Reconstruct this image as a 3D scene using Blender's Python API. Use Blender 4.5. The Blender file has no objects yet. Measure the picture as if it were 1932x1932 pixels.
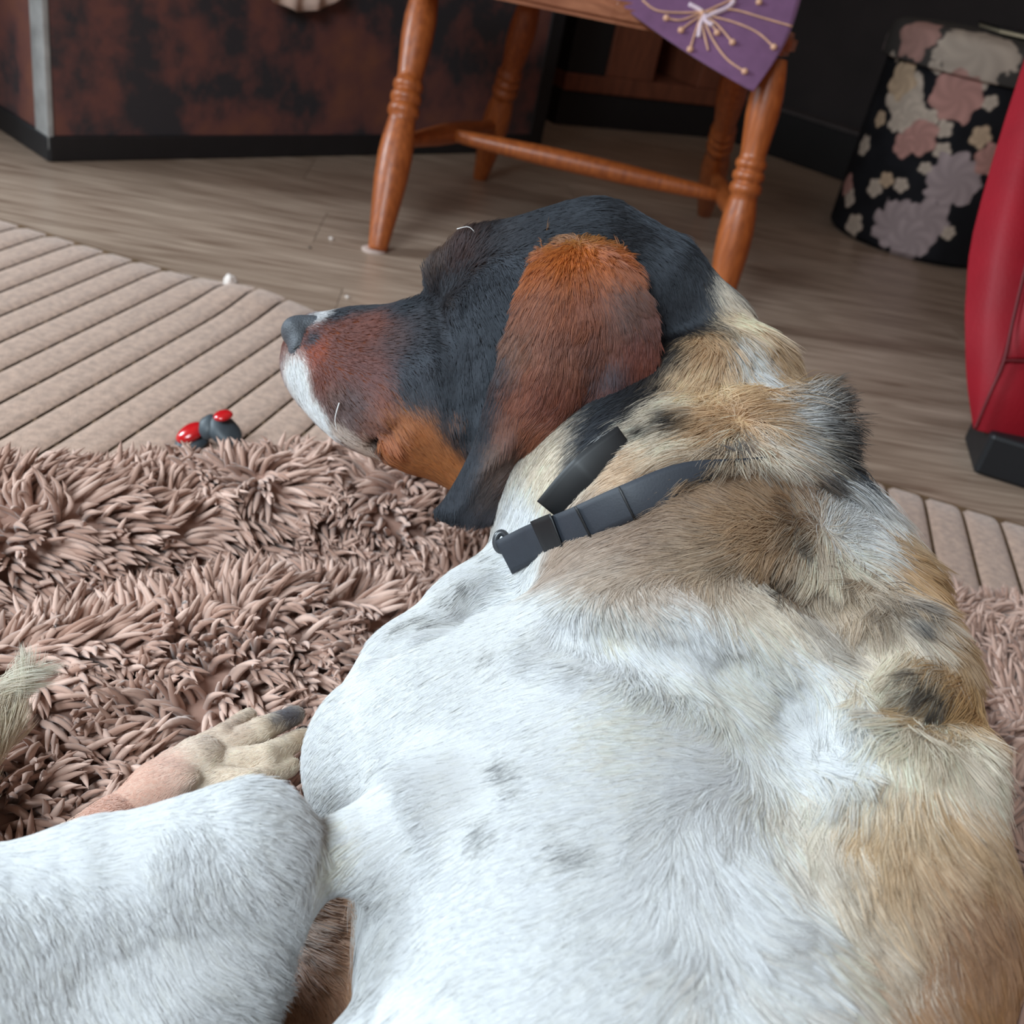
import bpy, bmesh, math, random
import numpy as np
from mathutils import Vector, Matrix, kdtree
from mathutils.bvhtree import BVHTree

rng = np.random.default_rng(7)
random.seed(7)
SC = bpy.context.scene
COL = SC.collection

# ------------------------------------------------------------------ camera
FPX = 1900.0
PITCH, ROLL = math.radians(30.8), math.radians(12.6)
H = 0.55
s_, c_ = math.sin(ROLL), math.cos(ROLL)
R0 = np.array([1, 0, 0.0]); U0 = np.array([0, math.sin(PITCH), math.cos(PITCH)])
FW = np.array([0, math.cos(PITCH), -math.sin(PITCH)])
CX = c_ * R0 + s_ * U0
CU = -s_ * R0 + c_ * U0
CAM = np.array([0, 0, H])
cam = bpy.data.cameras.new('camera')
cam.sensor_width = 36.0
cam.lens = 36.0 * FPX / 1932.0
cam.clip_start = 0.02
cam.dof.use_dof = True
cam.dof.focus_distance = 0.56
cam.dof.aperture_fstop = 10.5
camo = bpy.data.objects.new('camera', cam)
COL.objects.link(camo)
M = Matrix.Identity(4)
for i in range(3):
    M[i][0] = CX[i]; M[i][1] = CU[i]; M[i][2] = -FW[i]; M[i][3] = CAM[i]
camo.matrix_world = M
SC.camera = camo

# ------------------------------------------------------------------ light
SC.view_settings.view_transform = 'Standard'
SC.view_settings.look = 'None'
SC.view_settings.exposure = 0.0
SC.view_settings.gamma = 1.0
SC.view_settings.use_curve_mapping = False
world = bpy.data.worlds.new('world'); SC.world = world
world.use_nodes = True
bg = world.node_tree.nodes['Background']
bg.inputs[0].default_value = (1.0, 0.80, 0.67, 1)
bg.inputs[1].default_value = 0.22

def area(name, loc, target, sx, sy, power, col):
    l = bpy.data.lights.new(name, 'AREA'); l.shape = 'RECTANGLE'; l.size = sx; l.size_y = sy
    l.energy = power; l.color = col
    o = bpy.data.objects.new(name, l); COL.objects.link(o)
    o.location = loc
    o.rotation_euler = (Vector(target) - Vector(loc)).to_track_quat('-Z', 'Y').to_euler()
    return o
# daylight through the window in the left wall, and an added soft fill lamp behind the camera
area('window_daylight', (-3.3, 1.08, 1.6), (-0.1, 1.2, 0.2), 0.5, 1.1, 126, (0.78, 0.91, 1.0))
area('rear_fill_light', (-0.85, -0.75, 1.50), (0, 0.35, 0.15), 0.9, 0.8, 50, (0.79, 0.92, 1.0))

# ------------------------------------------------------------------ helpers
def ray(px, py):
    return FW + CX * ((px - 966) / FPX) - CU * ((py - 966) / FPX)
def W(px, py, d):                      # a point of the place at depth d
    return CAM + ray(px, py) * d
def onz(px, py, z=0.0):                # where that sight line meets height z
    r = ray(px, py)
    return CAM + r * ((z - H) / r[2])

def lin(c):
    c = np.asarray(c, float) / 255.0
    return np.where(c <= 0.04045, c / 12.92, ((c + 0.055) / 1.055) ** 2.4)
def L4(c):
    v = lin(c); return (float(v[0]), float(v[1]), float(v[2]), 1.0)

def tag(o, label=None, cat=None, group=None, kind=None):
    if label: o['label'] = label
    if cat: o['category'] = cat
    if group: o['group'] = group
    if kind: o['kind'] = kind
    return o
def empty(name, loc=(0, 0, 0)):
    o = bpy.data.objects.new(name, None); COL.objects.link(o); o.location = loc
    o.empty_display_size = 0.05
    return o
def link(name, me, mat=None, parent=None, smooth=False):
    o = bpy.data.objects.new(name, me); COL.objects.link(o)
    if mat is not None and not me.materials: me.materials.append(mat)
    if parent is not None:
        o.parent = parent
        o.matrix_parent_inverse = Matrix.Translation(-Vector(parent.location))
    if smooth:
        me.polygons.foreach_set('use_smooth', np.ones(len(me.polygons), bool))
    return o
def pydata(name, v, f):
    me = bpy.data.meshes.new(name)
    me.from_pydata([tuple(map(float, p)) for p in v], [], [tuple(int(i) for i in q) for q in f]); me.update()
    return me
def quads(name, V, Q):                  # fast numpy quad mesh
    V = np.ascontiguousarray(V, np.float32); Q = np.ascontiguousarray(Q, np.int32)
    me = bpy.data.meshes.new(name)
    me.vertices.add(len(V)); me.vertices.foreach_set('co', V.ravel())
    k = Q.shape[1]
    me.loops.add(Q.size); me.loops.foreach_set('vertex_index', Q.ravel())
    me.polygons.add(len(Q)); me.polygons.foreach_set('loop_start', np.arange(0, Q.size, k, dtype=np.int32))
    me.update(calc_edges=True); me.validate()
    return me
def vcol(me, name, C):
    a = me.attributes.new(name, 'FLOAT_COLOR', 'POINT')
    C = np.concatenate([C, np.ones((len(C), 1))], 1).astype(np.float32)
    a.data.foreach_set('color', C.ravel())

# ---- materials
def new_mat(name):
    m = bpy.data.materials.new(name); m.use_nodes = True
    nt = m.node_tree; b = nt.nodes['Principled BSDF']
    return m, nt, b
def plain(name, c, rough=0.6, spec=0.5, coat=0, var=0.12, scale=30, bump=0.0, bscale=200, stretch=None, sheen=0):
    m, nt, b = new_mat(name)
    b.inputs['Roughness'].default_value = rough
    b.inputs['Specular IOR Level'].default_value = spec
    b.inputs['Coat Weight'].default_value = coat
    b.inputs['Sheen Weight'].default_value = sheen
    tc = nt.nodes.new('ShaderNodeTexCoord')
    mp = nt.nodes.new('ShaderNodeMapping')
    if stretch: mp.inputs['Scale'].default_value = stretch
    nt.links.new(tc.outputs['Object'], mp.inputs[0])
    n = nt.nodes.new('ShaderNodeTexNoise'); n.inputs['Scale'].default_value = scale; n.inputs['Detail'].default_value = 5
    nt.links.new(mp.outputs[0], n.inputs['Vector'])
    r = nt.nodes.new('ShaderNodeValToRGB')
    a = lin(c)
    r.color_ramp.elements[0].color = (*(a * (1 - var)), 1); r.color_ramp.elements[1].color = (*np.clip(a * (1 + var), 0, 1), 1)
    r.color_ramp.elements[0].position = 0.3; r.color_ramp.elements[1].position = 0.7
    nt.links.new(n.outputs['Fac'], r.inputs[0]); nt.links.new(r.outputs[0], b.inputs['Base Color'])
    if bump:
        n2 = nt.nodes.new('ShaderNodeTexNoise'); n2.inputs['Scale'].default_value = bscale; n2.inputs['Detail'].default_value = 4
        nt.links.new(mp.outputs[0], n2.inputs['Vector'])
        bp = nt.nodes.new('ShaderNodeBump'); bp.inputs['Strength'].default_value = bump; bp.inputs['Distance'].default_value = 0.002
        nt.links.new(n2.outputs['Fac'], bp.inputs['Height']); nt.links.new(bp.outputs[0], b.inputs['Normal'])
    return m
def attr_mat(name, attr, rough=0.7, spec=0.3, mul=1.0):
    m, nt, b = new_mat(name)
    a = nt.nodes.new('ShaderNodeAttribute'); a.attribute_name = attr
    b.inputs['Roughness'].default_value = rough; b.inputs['Specular IOR Level'].default_value = spec
    nt.links.new(a.outputs['Color'], b.inputs['Base Color'])
    return m
def wood(name, c0, c1, scale=6, stretch=(1, 12, 12), rough=0.5, rot=0, coat=0):
    m, nt, b = new_mat(name)
    tc = nt.nodes.new('ShaderNodeTexCoord'); mp = nt.nodes.new('ShaderNodeMapping')
    mp.inputs['Scale'].default_value = stretch; mp.inputs['Rotation'].default_value = (0, 0, rot)
    oi = nt.nodes.new('ShaderNodeObjectInfo')
    ad = nt.nodes.new('ShaderNodeVectorMath'); ad.operation = 'ADD'
    ml = nt.nodes.new('ShaderNodeVectorMath'); ml.operation = 'SCALE'; ml.inputs['Scale'].default_value = 37.0
    nt.links.new(tc.outputs['Object'], mp.inputs[0])
    cx = nt.nodes.new('ShaderNodeCombineXYZ'); nt.links.new(oi.outputs['Random'], cx.inputs[0]); nt.links.new(oi.outputs['Random'], cx.inputs[2])
    nt.links.new(cx.outputs[0], ml.inputs[0]); nt.links.new(mp.outputs[0], ad.inputs[0]); nt.links.new(ml.outputs[0], ad.inputs[1])
    n = nt.nodes.new('ShaderNodeTexNoise'); n.inputs['Scale'].default_value = scale; n.inputs['Detail'].default_value = 7; n.inputs['Distortion'].default_value = 0.6
    nt.links.new(ad.outputs[0], n.inputs['Vector'])
    r = nt.nodes.new('ShaderNodeValToRGB')
    r.color_ramp.elements[0].color = L4(c0); r.color_ramp.elements[1].color = L4(c1)
    r.color_ramp.elements[0].position = 0.3; r.color_ramp.elements[1].position = 0.72
    nt.links.new(n.outputs['Fac'], r.inputs[0]); nt.links.new(r.outputs[0], b.inputs['Base Color'])
    b.inputs['Roughness'].default_value = rough
    b.inputs['Coat Weight'].default_value = coat
    bp = nt.nodes.new('ShaderNodeBump'); bp.inputs['Strength'].default_value = 0.15; bp.inputs['Distance'].default_value = 0.001
    nt.links.new(n.outputs['Fac'], bp.inputs['Height']); nt.links.new(bp.outputs[0], b.inputs['Normal'])
    return m

# ---- geometry
def box_mesh(name, o, a, b, c, bevel=0.0, seg=2):
    """box from corner o along the vectors a, b, c"""
    o, a, b, c = map(np.asarray, (o, a, b, c))
    bm = bmesh.new()
    P = [bm.verts.new(o + i * a + j * b + k * c) for k in (0, 1) for j in (0, 1) for i in (0, 1)]
    for q in ((0, 2, 3, 1), (4, 5, 7, 6), (0, 1, 5, 4), (2, 6, 7, 3), (0, 4, 6, 2), (1, 3, 7, 5)):
        bm.faces.new([P[i] for i in q])
    bmesh.ops.recalc_face_normals(bm, faces=bm.faces)
    if bevel > 0:
        bmesh.ops.bevel(bm, geom=list(bm.edges), offset=bevel, segments=seg, affect='EDGES', profile=0.5)
    me = bpy.data.meshes.new(name); bm.to_mesh(me); bm.free()
    return me
def frame(d):
    d = d / np.linalg.norm(d)
    u = np.cross(d, [0, 0, 1.0] if abs(d[2]) < 0.9 else [1.0, 0, 0]); u /= np.linalg.norm(u)
    return d, u, np.cross(d, u)
def tube(name, pts, rad, sides=12, caps=True):
    pts = np.asarray(pts, float); n = len(pts)
    rad = np.broadcast_to(np.asarray(rad, float), (n,))
    V, Fc = [], []
    T = np.gradient(pts, axis=0)
    d, u, w = frame(T[0])
    for i in range(n):
        d = T[i] / (np.linalg.norm(T[i]) + 1e-12)
        u = u - d * (u @ d); u /= np.linalg.norm(u); w = np.cross(d, u)
        for k in range(sides):
            an = 2 * math.pi * k / sides
            V.append(pts[i] + rad[i] * (math.cos(an) * u + math.sin(an) * w))
    for i in range(n - 1):
        for k in range(sides):
            a, b = i * sides + k, i * sides + (k + 1) % sides
            Fc.append((a, b, b + sides, a + sides))
    if caps:
        Fc.append(tuple(range(sides))[::-1]); Fc.append(tuple(range((n - 1) * sides, n * sides)))
    return pydata(name, V, Fc)
def lathe(name, a, b, prof, sides=20):
    """turned piece from a to b; prof = [(t, radius)]"""
    a = np.asarray(a); b = np.asarray(b)
    d, u, w = frame(b - a)
    V, Fc = [], []
    for t, r in prof:
        for k in range(sides):
            an = 2 * math.pi * k / sides
            V.append(a + (b - a) * t + r * (math.cos(an) * u + math.sin(an) * w))
    for i in range(len(prof) - 1):
        for k in range(sides):
            p, q = i * sides + k, i * sides + (k + 1) % sides
            Fc.append((p, q, q + sides, p + sides))
    Fc.append(tuple(range(sides))[::-1]); Fc.append(tuple(range((len(prof) - 1) * sides, len(prof) * sides)))
    me = pydata(name, V, Fc)
    return me
def spline(P, n):
    P = np.asarray(P, float); m = len(P)
    t = np.linspace(0, m - 1, n); i = np.clip(t.astype(int), 0, m - 2); f = (t - i)[:, None]
    p0 = P[np.clip(i - 1, 0, m - 1)]; p1 = P[i]; p2 = P[i + 1]; p3 = P[np.clip(i + 2, 0, m - 1)]
    return 0.5 * ((2 * p1) + (-p0 + p2) * f + (2 * p0 - 5 * p1 + 4 * p2 - p3) * f ** 2 + (-p0 + 3 * p1 - 3 * p2 + p3) * f ** 3)
# smooth 3D value noise
_NG = rng.random((32, 32, 32)).astype(np.float32)
def vnoise(P, freq=1.0, seed=0):
    Q = np.asarray(P) * freq + seed * 7.31
    i = np.floor(Q).astype(int); f = Q - i; f = f * f * (3 - 2 * f)
    out = 0
    for a in (0, 1):
        for b in (0, 1):
            for c in (0, 1):
                w = (f[..., 0] if a else 1 - f[..., 0]) * (f[..., 1] if b else 1 - f[..., 1]) * (f[..., 2] if c else 1 - f[..., 2])
                out = out + w * _NG[(i[..., 0] + a) % 32, (i[..., 1] + b) % 32, (i[..., 2] + c) % 32]
    return out * 2 - 1

AX = np.array([0.624, 0.781, 0.0])      # room axes: along the trunk's front
BX = np.array([0.781, -0.624, 0.0])
Z = np.array([0, 0, 1.0])


SC.cycles.adaptive_threshold = 0.05
SC.cycles.use_light_tree = False
SC.cycles.max_bounces = 6
SC.cycles.diffuse_bounces = 3
SC.cycles.glossy_bounces = 2
SC.cycles.transmission_bounces = 2
# ================================================================== the setting
FLW = wood('floor_wood', (124, 102, 86), (184, 162, 144), scale=5, stretch=(1.2, 16, 16), rough=0.33)
GAP = plain('floor_joint', (52, 44, 40), 0.8)
floor = link('floor', box_mesh('floor', (-4.2, -2.2, -0.03), (7.4, 0, 0), (0, 7.4, 0), (0, 0, 0.0262)), GAP)
tag(floor, kind='structure')
pd = math.radians(8)
PA, PB = np.array([math.cos(pd), math.sin(pd), 0]), np.array([-math.sin(pd), math.cos(pd), 0])
pw, plen = 0.19, 1.22
pm = box_mesh('plank', (0, 0, -0.0045), (plen - 0.0008, 0, 0), (0, pw - 0.0012, 0), (0, 0, 0.0045), 0.0003, 1)
pm.materials.append(FLW)
for j in range(3, 24):
    off = (j * 0.47) % 1.0 * plen
    for i in range(-3, 4):
        o3 = PA * (i * plen + off - 0.4) + PB * (j * pw - 0.4)
        ctr = o3 + PA * plen / 2
        if not (-1.9 < ctr[0] < 2.0 and 0.4 < ctr[1] < 4.3): continue
        o = link('plank', pm, None, floor); o.location = o3; o.rotation_euler = (0, 0, pd)

WALLD = plain('dark_wall_paint', (38, 30, 30), 0.75, var=0.2, scale=8)
WALLP = plain('pale_wall_paint', (178, 168, 152), 0.8, var=0.05)
SKIRT = plain('dark_skirting', (34, 27, 26), 0.5)
# far wall on the right of the room, its skirting board and its pale top edge
w0 = onz(1460, 285) + BX * -1.6
wb = link('wall_back', box_mesh('wall_back', w0 + Z * 0 + AX * 0.02, BX * 3.6, AX * 0.1, Z * 2.4), WALLD); tag(wb, kind='structure')
sk = link('baseboard_back', box_mesh('baseboard_back', w0 - AX * 0.0, BX * 3.6, AX * 0.018, Z * 0.12, 0.004), SKIRT); tag(sk, kind='structure')
# wall behind the trunk (left of the room's far corner)
l0 = np.array([-0.94, 1.763, 0]) - BX * 0.62 - AX * 0.9
wl = link('wall_left', box_mesh('wall_left', l0, AX * 4.4, -BX * 0.1, Z * 2.4), WALLD); tag(wl, kind='structure')

# window wall on the left, out of frame, with an opening for the daylight
wv = []
def wall_piece(y0, y1, z0, z1):
    return box_mesh('wall_window', (-3.6, y0, z0), (0.12, 0, 0), (0, y1 - y0, 0), (0, 0, z1 - z0))
bm = bmesh.new()
for a in ((-2.2, 0.6, 0, 2.5), (1.56, 3.0, 0, 2.5), (0.6, 1.56, 0, 0.95), (0.6, 1.56, 2.25, 2.5)):
    t = wall_piece(*a); bm.from_mesh(t); bpy.data.meshes.remove(t)
me = bpy.data.meshes.new('wall_window'); bm.to_mesh(me); bm.free()
tag(link('wall_window', me, WALLP), kind='structure')
wf = empty('window_1', (-3.54, 1.08, 0.95)); tag(wf, kind='structure')
FR = plain('window_frame_paint', (225, 225, 220), 0.4)
for (y0, y1, z0, z1) in ((0.6, 0.66, 0.95, 2.25), (1.5, 1.56, 0.95, 2.25), (0.66, 1.5, 0.95, 1.01), (0.66, 1.5, 2.19, 2.25)):
    link('window_frame', box_mesh('window_frame', (-3.57, y0, z0), (0.06, 0, 0), (0, y1 - y0, 0), (0, 0, z1 - z0), 0.004), FR, wf)

wr = empty('added_rear_window', (-0.95, -0.92, 1.0)); tag(wr, kind='structure')      # made-up window frame dressing the added fill lamp behind the camera
nrm = np.array([0.9, 1.25, -1.4]); nh = np.array([0.9, 1.25, 0]) / np.hypot(.9, 1.25); sd_ = np.array([nh[1], -nh[0], 0])
c2 = np.array([-0.93, -0.87, 1.50])
for (u, v, du, dv) in ((-.56, -.5, .08, 1.0), (.48, -.5, .08, 1.0), (-.48, -.5, .96, .07), (-.48, .43, .96, .07)):
    link('window_frame', box_mesh('window_frame', c2 + sd_ * u + Z * v - nh * .06, sd_ * du, nh * .05, Z * dv, .004), FR, wr)

# ================================================================== ribbed rug
RUG = plain('rug_pile', (180, 150, 132), 0.95, 0.1, var=0.22, scale=130, bump=0.6, bscale=500, sheen=0.3)
RUGJ = plain('rug_groove', (108, 86, 66), 0.95, 0.1, var=0.3, scale=90)
gd = ray(1560, -60); gd[2] = 0; gd /= np.linalg.norm(gd)          # direction of the ribs
ge = np.array([gd[1], -gd[0], 0])                                  # across the ribs
e0 = onz(265, 495); e1 = onz(1700, 925)
edge_d = (e1 - e0) / np.linalg.norm(e1 - e0)
RT = 0.010
rug = empty('ribbed_rug', (0, 0.6, 0))
tag(rug, 'beige ribbed rug with brown grooves lying under the shaggy blanket', 'rug')
def edge_at(u):                         # far edge of the rug at across-coordinate u
    den = edge_d @ ge
    t = (u - e0 @ ge) / den
    return (e0 + edge_d * t) @ gd
def rug_pt(u, v, z): return ge * u + gd * v + Z * z
pitch = 0.0475
u0 = onz(0, 657) @ ge
def rib_mesh(u, wd, L, curl):
    # a rounded strip with a rolled end
    nu, nv = 7, 60
    V, Q = [], []
    for j in range(nv):
        v = j / (nv - 1)
        for i in range(nu):
            x = i / (nu - 1)
            z = RT * (0.70 + 0.30 * (1 - abs(2 * x - 1) ** 9)) * min(1, (1 - v) * nv * 0.6 + 0.25)
            V.append((wd * x, L * v, z))
    for j in range(nv - 1):
        for i in range(nu - 1):
            a = j * nu + i; Q.append((a, a + 1, a + nu + 1, a + nu))
    b = len(V)
    return np.array(V), Q
ribV, ribQ = rib_mesh(0, pitch - 0.0042, 1.0, 0)
RIBL = 1.7
for k in range(-14, 30):
    u = u0 + k * pitch + 0.0021
    ve = edge_at(u + pitch / 2)
    V = ribV.copy(); V[:, 1] = ve - RIBL * (1 - V[:, 1])
    # the rug lifts a little just where the dog's nose hides its edge
    wpt = np.array([rug_pt(u + a, b, c) for a, b, c in V])
    c0 = onz(500, 560)
    dd = np.linalg.norm(wpt[:, :2] - c0[:2], axis=1)
    wpt[:, 2] += 0.012 * np.exp(-(dd / 0.07) ** 2)
    me = quads('rib', wpt, ribQ)
    link('rib', me, RUG, rug, True)
Vb = [rug_pt(u0 - 14 * pitch, edge_at(u0 - 14 * pitch) - 0.004, 0.0), rug_pt(u0 + 30 * pitch, edge_at(u0 + 30 * pitch) - 0.004, 0.0)]
Vb += [Vb[1] - gd * RIBL, Vb[0] - gd * RIBL]
Vb = np.array(Vb + [p + Z * 0.0045 for p in Vb])
link('rug_backing', pydata('rug_backing', Vb, [(0, 1, 2, 3), (4, 7, 6, 5), (0, 4, 5, 1), (1, 5, 6, 2), (2, 6, 7, 3), (3, 7, 4, 0)]), RUGJ, rug)
# knotted stitches in the grooves
stv, stq = [], []
for k in range(-4, 16):
    u = u0 + k * pitch
    ve = edge_at(u)
    for v in np.arange(0.03, 0.9, 0.034):
        c = rug_pt(u + rng.normal(0, 0.0004), ve - v + rng.normal(0, 0.003), 0.0062)
        if c[1] < 0.6: continue
        b = len(stv); r = 0.0034
        for (i, j, kk) in ((-1, -1.3, -1), (1, -1.3, -1), (1, 1.3, -1), (-1, 1.3, -1), (0, 0, 0.8)):
            stv.append(c + ge * i * r + gd * j * r + Z * kk * 0.003)
        stq += [(b, b + 1, b + 4), (b + 1, b + 2, b + 4), (b + 2, b + 3, b + 4), (b + 3, b, b + 4)]
o = link('groove_stitching', pydata('groove_stitching', stv, stq), RUGJ, rug, True); tag(o, kind='stuff')

# ================================================================== trunk
def trunk_mat():
    m, nt, b = new_mat('trunk_print')
    tc = nt.nodes.new('ShaderNodeTexCoord')
    n = nt.nodes.new('ShaderNodeTexNoise'); n.inputs['Scale'].default_value = 5.5; n.inputs['Detail'].default_value = 6; n.inputs['Roughness'].default_value = 0.6
    nt.links.new(tc.outputs['Object'], n.inputs['Vector'])
    r = nt.nodes.new('ShaderNodeValToRGB'); cr = r.color_ramp
    cr.elements[0].position = 0.40; cr.elements[0].color = L4((52, 50, 54))
    cr.elements[1].position = 0.50; cr.elements[1].color = L4((104, 66, 62))
    e = cr.elements.new(0.66); e.color = L4((128, 80, 62))
    nt.links.new(n.outputs['Fac'], r.inputs[0]); nt.links.new(r.outputs[0], b.inputs['Base Color'])
    b.inputs['Roughness'].default_value = 0.5
    return m
TR = trunk_mat(); TRD = plain('trunk_dark_edge', (26, 24, 26), 0.55)
TRM = plain('trunk_metal_strip', (150, 148, 146), 0.4, var=0.25, scale=25)
tc0 = np.array([-0.94, 1.763, 0.0]); TL, TW_, TH = 1.28, 0.55, 0.62
trunk = empty('storage_trunk', tc0 + AX * TL / 2 - BX * TW_ / 2)
tag(trunk, 'large dark brown trunk with map-like mottled print and grey metal corner strip', 'trunk')
link('body', box_mesh('body', tc0 + Z * 0.012, AX * TL, -BX * TW_, Z * TH, 0.012), TR, trunk)
link('base_rail', box_mesh('base_rail', tc0 + BX * 0.006 - AX * 0.003, AX * (TL + 0.006), -BX * 0.03, Z * 0.045, 0.004), TRD, trunk)
link('base_rail', box_mesh('base_rail', tc0 - AX * 0.006 + BX * 0.003, AX * 0.03, -BX * TW_, Z * 0.045, 0.004), TRD, trunk)
link('corner_strip', box_mesh('corner_strip', tc0 + BX * 0.004 - AX * 0.004 + Z * 0.02, AX * 0.012, -BX * 0.052, Z * (TH - 0.02), 0.003), TRM, trunk)
link('corner_strip', box_mesh('corner_strip', tc0 + AX * (TL - 0.045) + BX * 0.004 + Z * 0.02, AX * 0.05, -BX * 0.02, Z * (TH - 0.02), 0.003), TRD, trunk)
# pale cloth hanging down over the trunk's front
PK = plain('pale_pink_cloth', (214, 186, 172), 0.9, var=0.2, scale=40)
cl = []
for i in range(25):
    x = i / 24
    px = 505 + 150 * x; py = -60 + 82 * math.sin(math.pi * min(1, 0.12 + x * 0.8)) ** 0.5
    rd = ray(px, py + 2 * math.sin(x * 19)); bot = CAM + rd * (((tc0 - CAM) @ BX) / (rd @ BX) - 0.035)
    for j in range(10):
        t = j / 9
        p = bot + Z * (0.16 * (1 - t)) + BX * (0.008 * math.sin(x * 22 + t) )
        cl.append(p)
Qc = [(i * 10 + j, i * 10 + j + 1, (i + 1) * 10 + j + 1, (i + 1) * 10 + j) for i in range(24) for j in range(9)]
o = link('hanging_cloth', quads('hanging_cloth', np.array(cl), Qc), PK, None, True)
md = o.modifiers.new('thickness', 'SOLIDIFY'); md.thickness = 0.004
tag(o, 'pale pink cloth edge hanging in front of the dark trunk', 'cloth')

# ================================================================== chair
CHW = wood('chair_pine', (134, 66, 28), (180, 98, 46), scale=7, stretch=(22, 22, 2.2), rough=0.42, coat=0.06)
FELT = plain('felt_pad', (190, 168, 158), 0.95)
chair = empty('wooden_chair', (0.0, 2.1, 0))
tag(chair, 'honey brown wooden chair with turned legs and stretchers standing behind the dog', 'chair')
legs = {'fl': (onz(712, 474), onz(806, -30, 0.40)), 'fr': (onz(1350, 606), onz(1462, 112, 0.412)),
        'bl': (onz(905, 337), onz(1002, 0, 0.388)), 'br': (onz(1328, 405), onz(1396, 112, 0.388))}
prof = [(0.0, .0150), (.012, .0165), (.05, .0185), (.15, .0235), (.27, .0285), (.36, .0295), (.42, .0278), (.48, .0238), (.505, .0222),
        (.512, .0262), (.527, .0272), (.542, .0262), (.548, .0234), (.556, .0226), (.562, .0258), (.575, .0268), (.588, .0258), (.594, .0226), (.602, .0222),
        (.608, .0250), (.620, .0260), (.632, .0250), (.640, .0216), (.66, .0212), (.72, .0240), (.80, .0272), (.87, .0275), (.94, .0240), (1.0, .020)]
for k, (a, b) in legs.items():
    lg = link('leg', lathe('leg', a, b, prof, 24), CHW, chair, True)
    if k == 'fl':
        link('felt_pad', lathe('felt_pad', a - Z * 0.001 - np.array([0.006, 0, 0]), a + Z * 0.004 - np.array([0.006, 0, 0]), [(0, .021), (.6, .021), (1, .018)], 20), FELT, lg)
def on_leg(k, t): a, b = legs[k]; return a + (b - a) * t
sprof = [(0, .010), (.1, .012), (.35, .0185), (.5, .020), (.65, .0185), (.9, .012), (1, .010)]
s_l = (on_leg('fl', .41), on_leg('bl', .33)); s_r = (on_leg('fr', .40), on_leg('br', .33))
link('side_stretcher', lathe('side_stretcher', *s_l, sprof), CHW, chair, True)
link('side_stretcher', lathe('side_stretcher', *s_r, sprof), CHW, chair, True)
link('cross_stretcher', lathe('cross_stretcher', s_l[0] * .55 + s_l[1] * .45, s_r[0] * .55 + s_r[1] * .45, [(0, .011), (.1, .014), (.35, .0185), (.5, .019), (.65, .0185), (.9, .014), (1, .012)]), CHW, chair, True)
# seat: a saddle-shaped slab with rounded front corners
zs = 0.412
fpl = onz(800, -28, zs); fpr = onz(1490, 112, zs)
fd = (fpr - fpl) / np.linalg.norm(fpr - fpl); bd = np.array([-fd[1], fd[0], 0])
wd = np.linalg.norm(fpr - fpl)
bm = bmesh.new()
out = []
for (x, y) in ((-.03, .06), (0.0, .015), (.05, 0), (wd * .5, -.012), (wd - .05, 0), (wd, .015), (wd + .03, .06), (wd + .02, .3), (wd - .02, .45), (wd * .5, .48), (.02, .45), (-.02, .3)):
    out.append(bm.verts.new(fpl + fd * x + bd * y))
fc = bm.faces.new(out)
ex = bmesh.ops.extrude_face_region(bm, geom=[fc])
for v in ex['geom']:
    if isinstance(v, bmesh.types.BMVert): v.co.z += 0.034
bmesh.ops.recalc_face_normals(bm, faces=bm.faces)
bmesh.ops.bevel(bm, geom=list(bm.edges), offset=0.009, segments=3, affect='EDGES')
me = bpy.data.meshes.new('seat'); bm.to_mesh(me); bm.free()
link('seat', me, wood('seat_pine', (150, 92, 66), (186, 124, 92), 6, (2, 14, 14), 0.4), chair)

# ---- purple embroidered cloth hanging off the seat corner
PUR = plain('purple_cloth', (112, 76, 108), 0.85, 0.2, var=0.1, scale=60, bump=0.3, bscale=600, sheen=0.2)
GOLD = plain('gold_embroidery', (206, 158, 128), 0.5, var=0.15, scale=80)
PALE = plain('pale_embroidery', (214, 190, 200), 0.6)
tipd, cad, cbd = 1.62, 1.70, 1.66
def cloth_pt(px, py, off=0.0):
    # depth varies smoothly over the hanging corner, with two soft folds
    t = (px - 1150) / 360.0; h = (py + 5) / 177.0
    d = 1.585 - 0.01 * t - 0.03 * h + 0.008 * math.sin(t * 7.0) * h - off
    return W(px, py, d)
A_, B_, C_ = np.array([1148, -6]), np.array([1420, 174]), np.array([1512, -6])
N = 28; Vc, Qc, idx = [], [], {}
for i in range(N + 1):
    for j in range(N + 1):
        # rows from the seat edge to the tip
        t = i / N; ed0 = A_ + (B_ - A_) * t; ed1 = C_ + (B_ - C_) * t
        ed1 = ed1 + np.array([14, 0]) * math.sin(math.pi * t)
        ed0 = ed0 + np.array([-4, 6]) * math.sin(math.pi * t)
        q = ed0 + (ed1 - ed0) * j / N
        Vc.append(cloth_pt(*q))
for j in range(N + 1):                     # the part that lies up over the seat
    p = Vc[j]; Vc.append(p + Z * 0.05 + bd * 0.02)
Qc = [(i * (N + 1) + j, i * (N + 1) + j + 1, (i + 1) * (N + 1) + j + 1, (i + 1) * (N + 1) + j) for i in range(N) for j in range(N)]
b0 = (N + 1) ** 2
Qc += [(b0 + j, b0 + j + 1, j + 1, j) for j in range(N)]
cloth = link('purple_cloth', quads('purple_cloth', np.array(Vc), Qc), PUR, None, True)
tag(cloth, 'purple embroidered cloth corner hanging over the edge of the wooden chair seat', 'cloth')
md = cloth.modifiers.new('thickness', 'SOLIDIFY'); md.thickness = 0.003
def stitch(pts, r, mat, name='embroidered_stem'):
    P = np.array([cloth_pt(x, y, 0.005) for x, y in spline(pts, 16)])
    link(name, tube(name, P, r, 6), mat, cloth, True)
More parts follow.
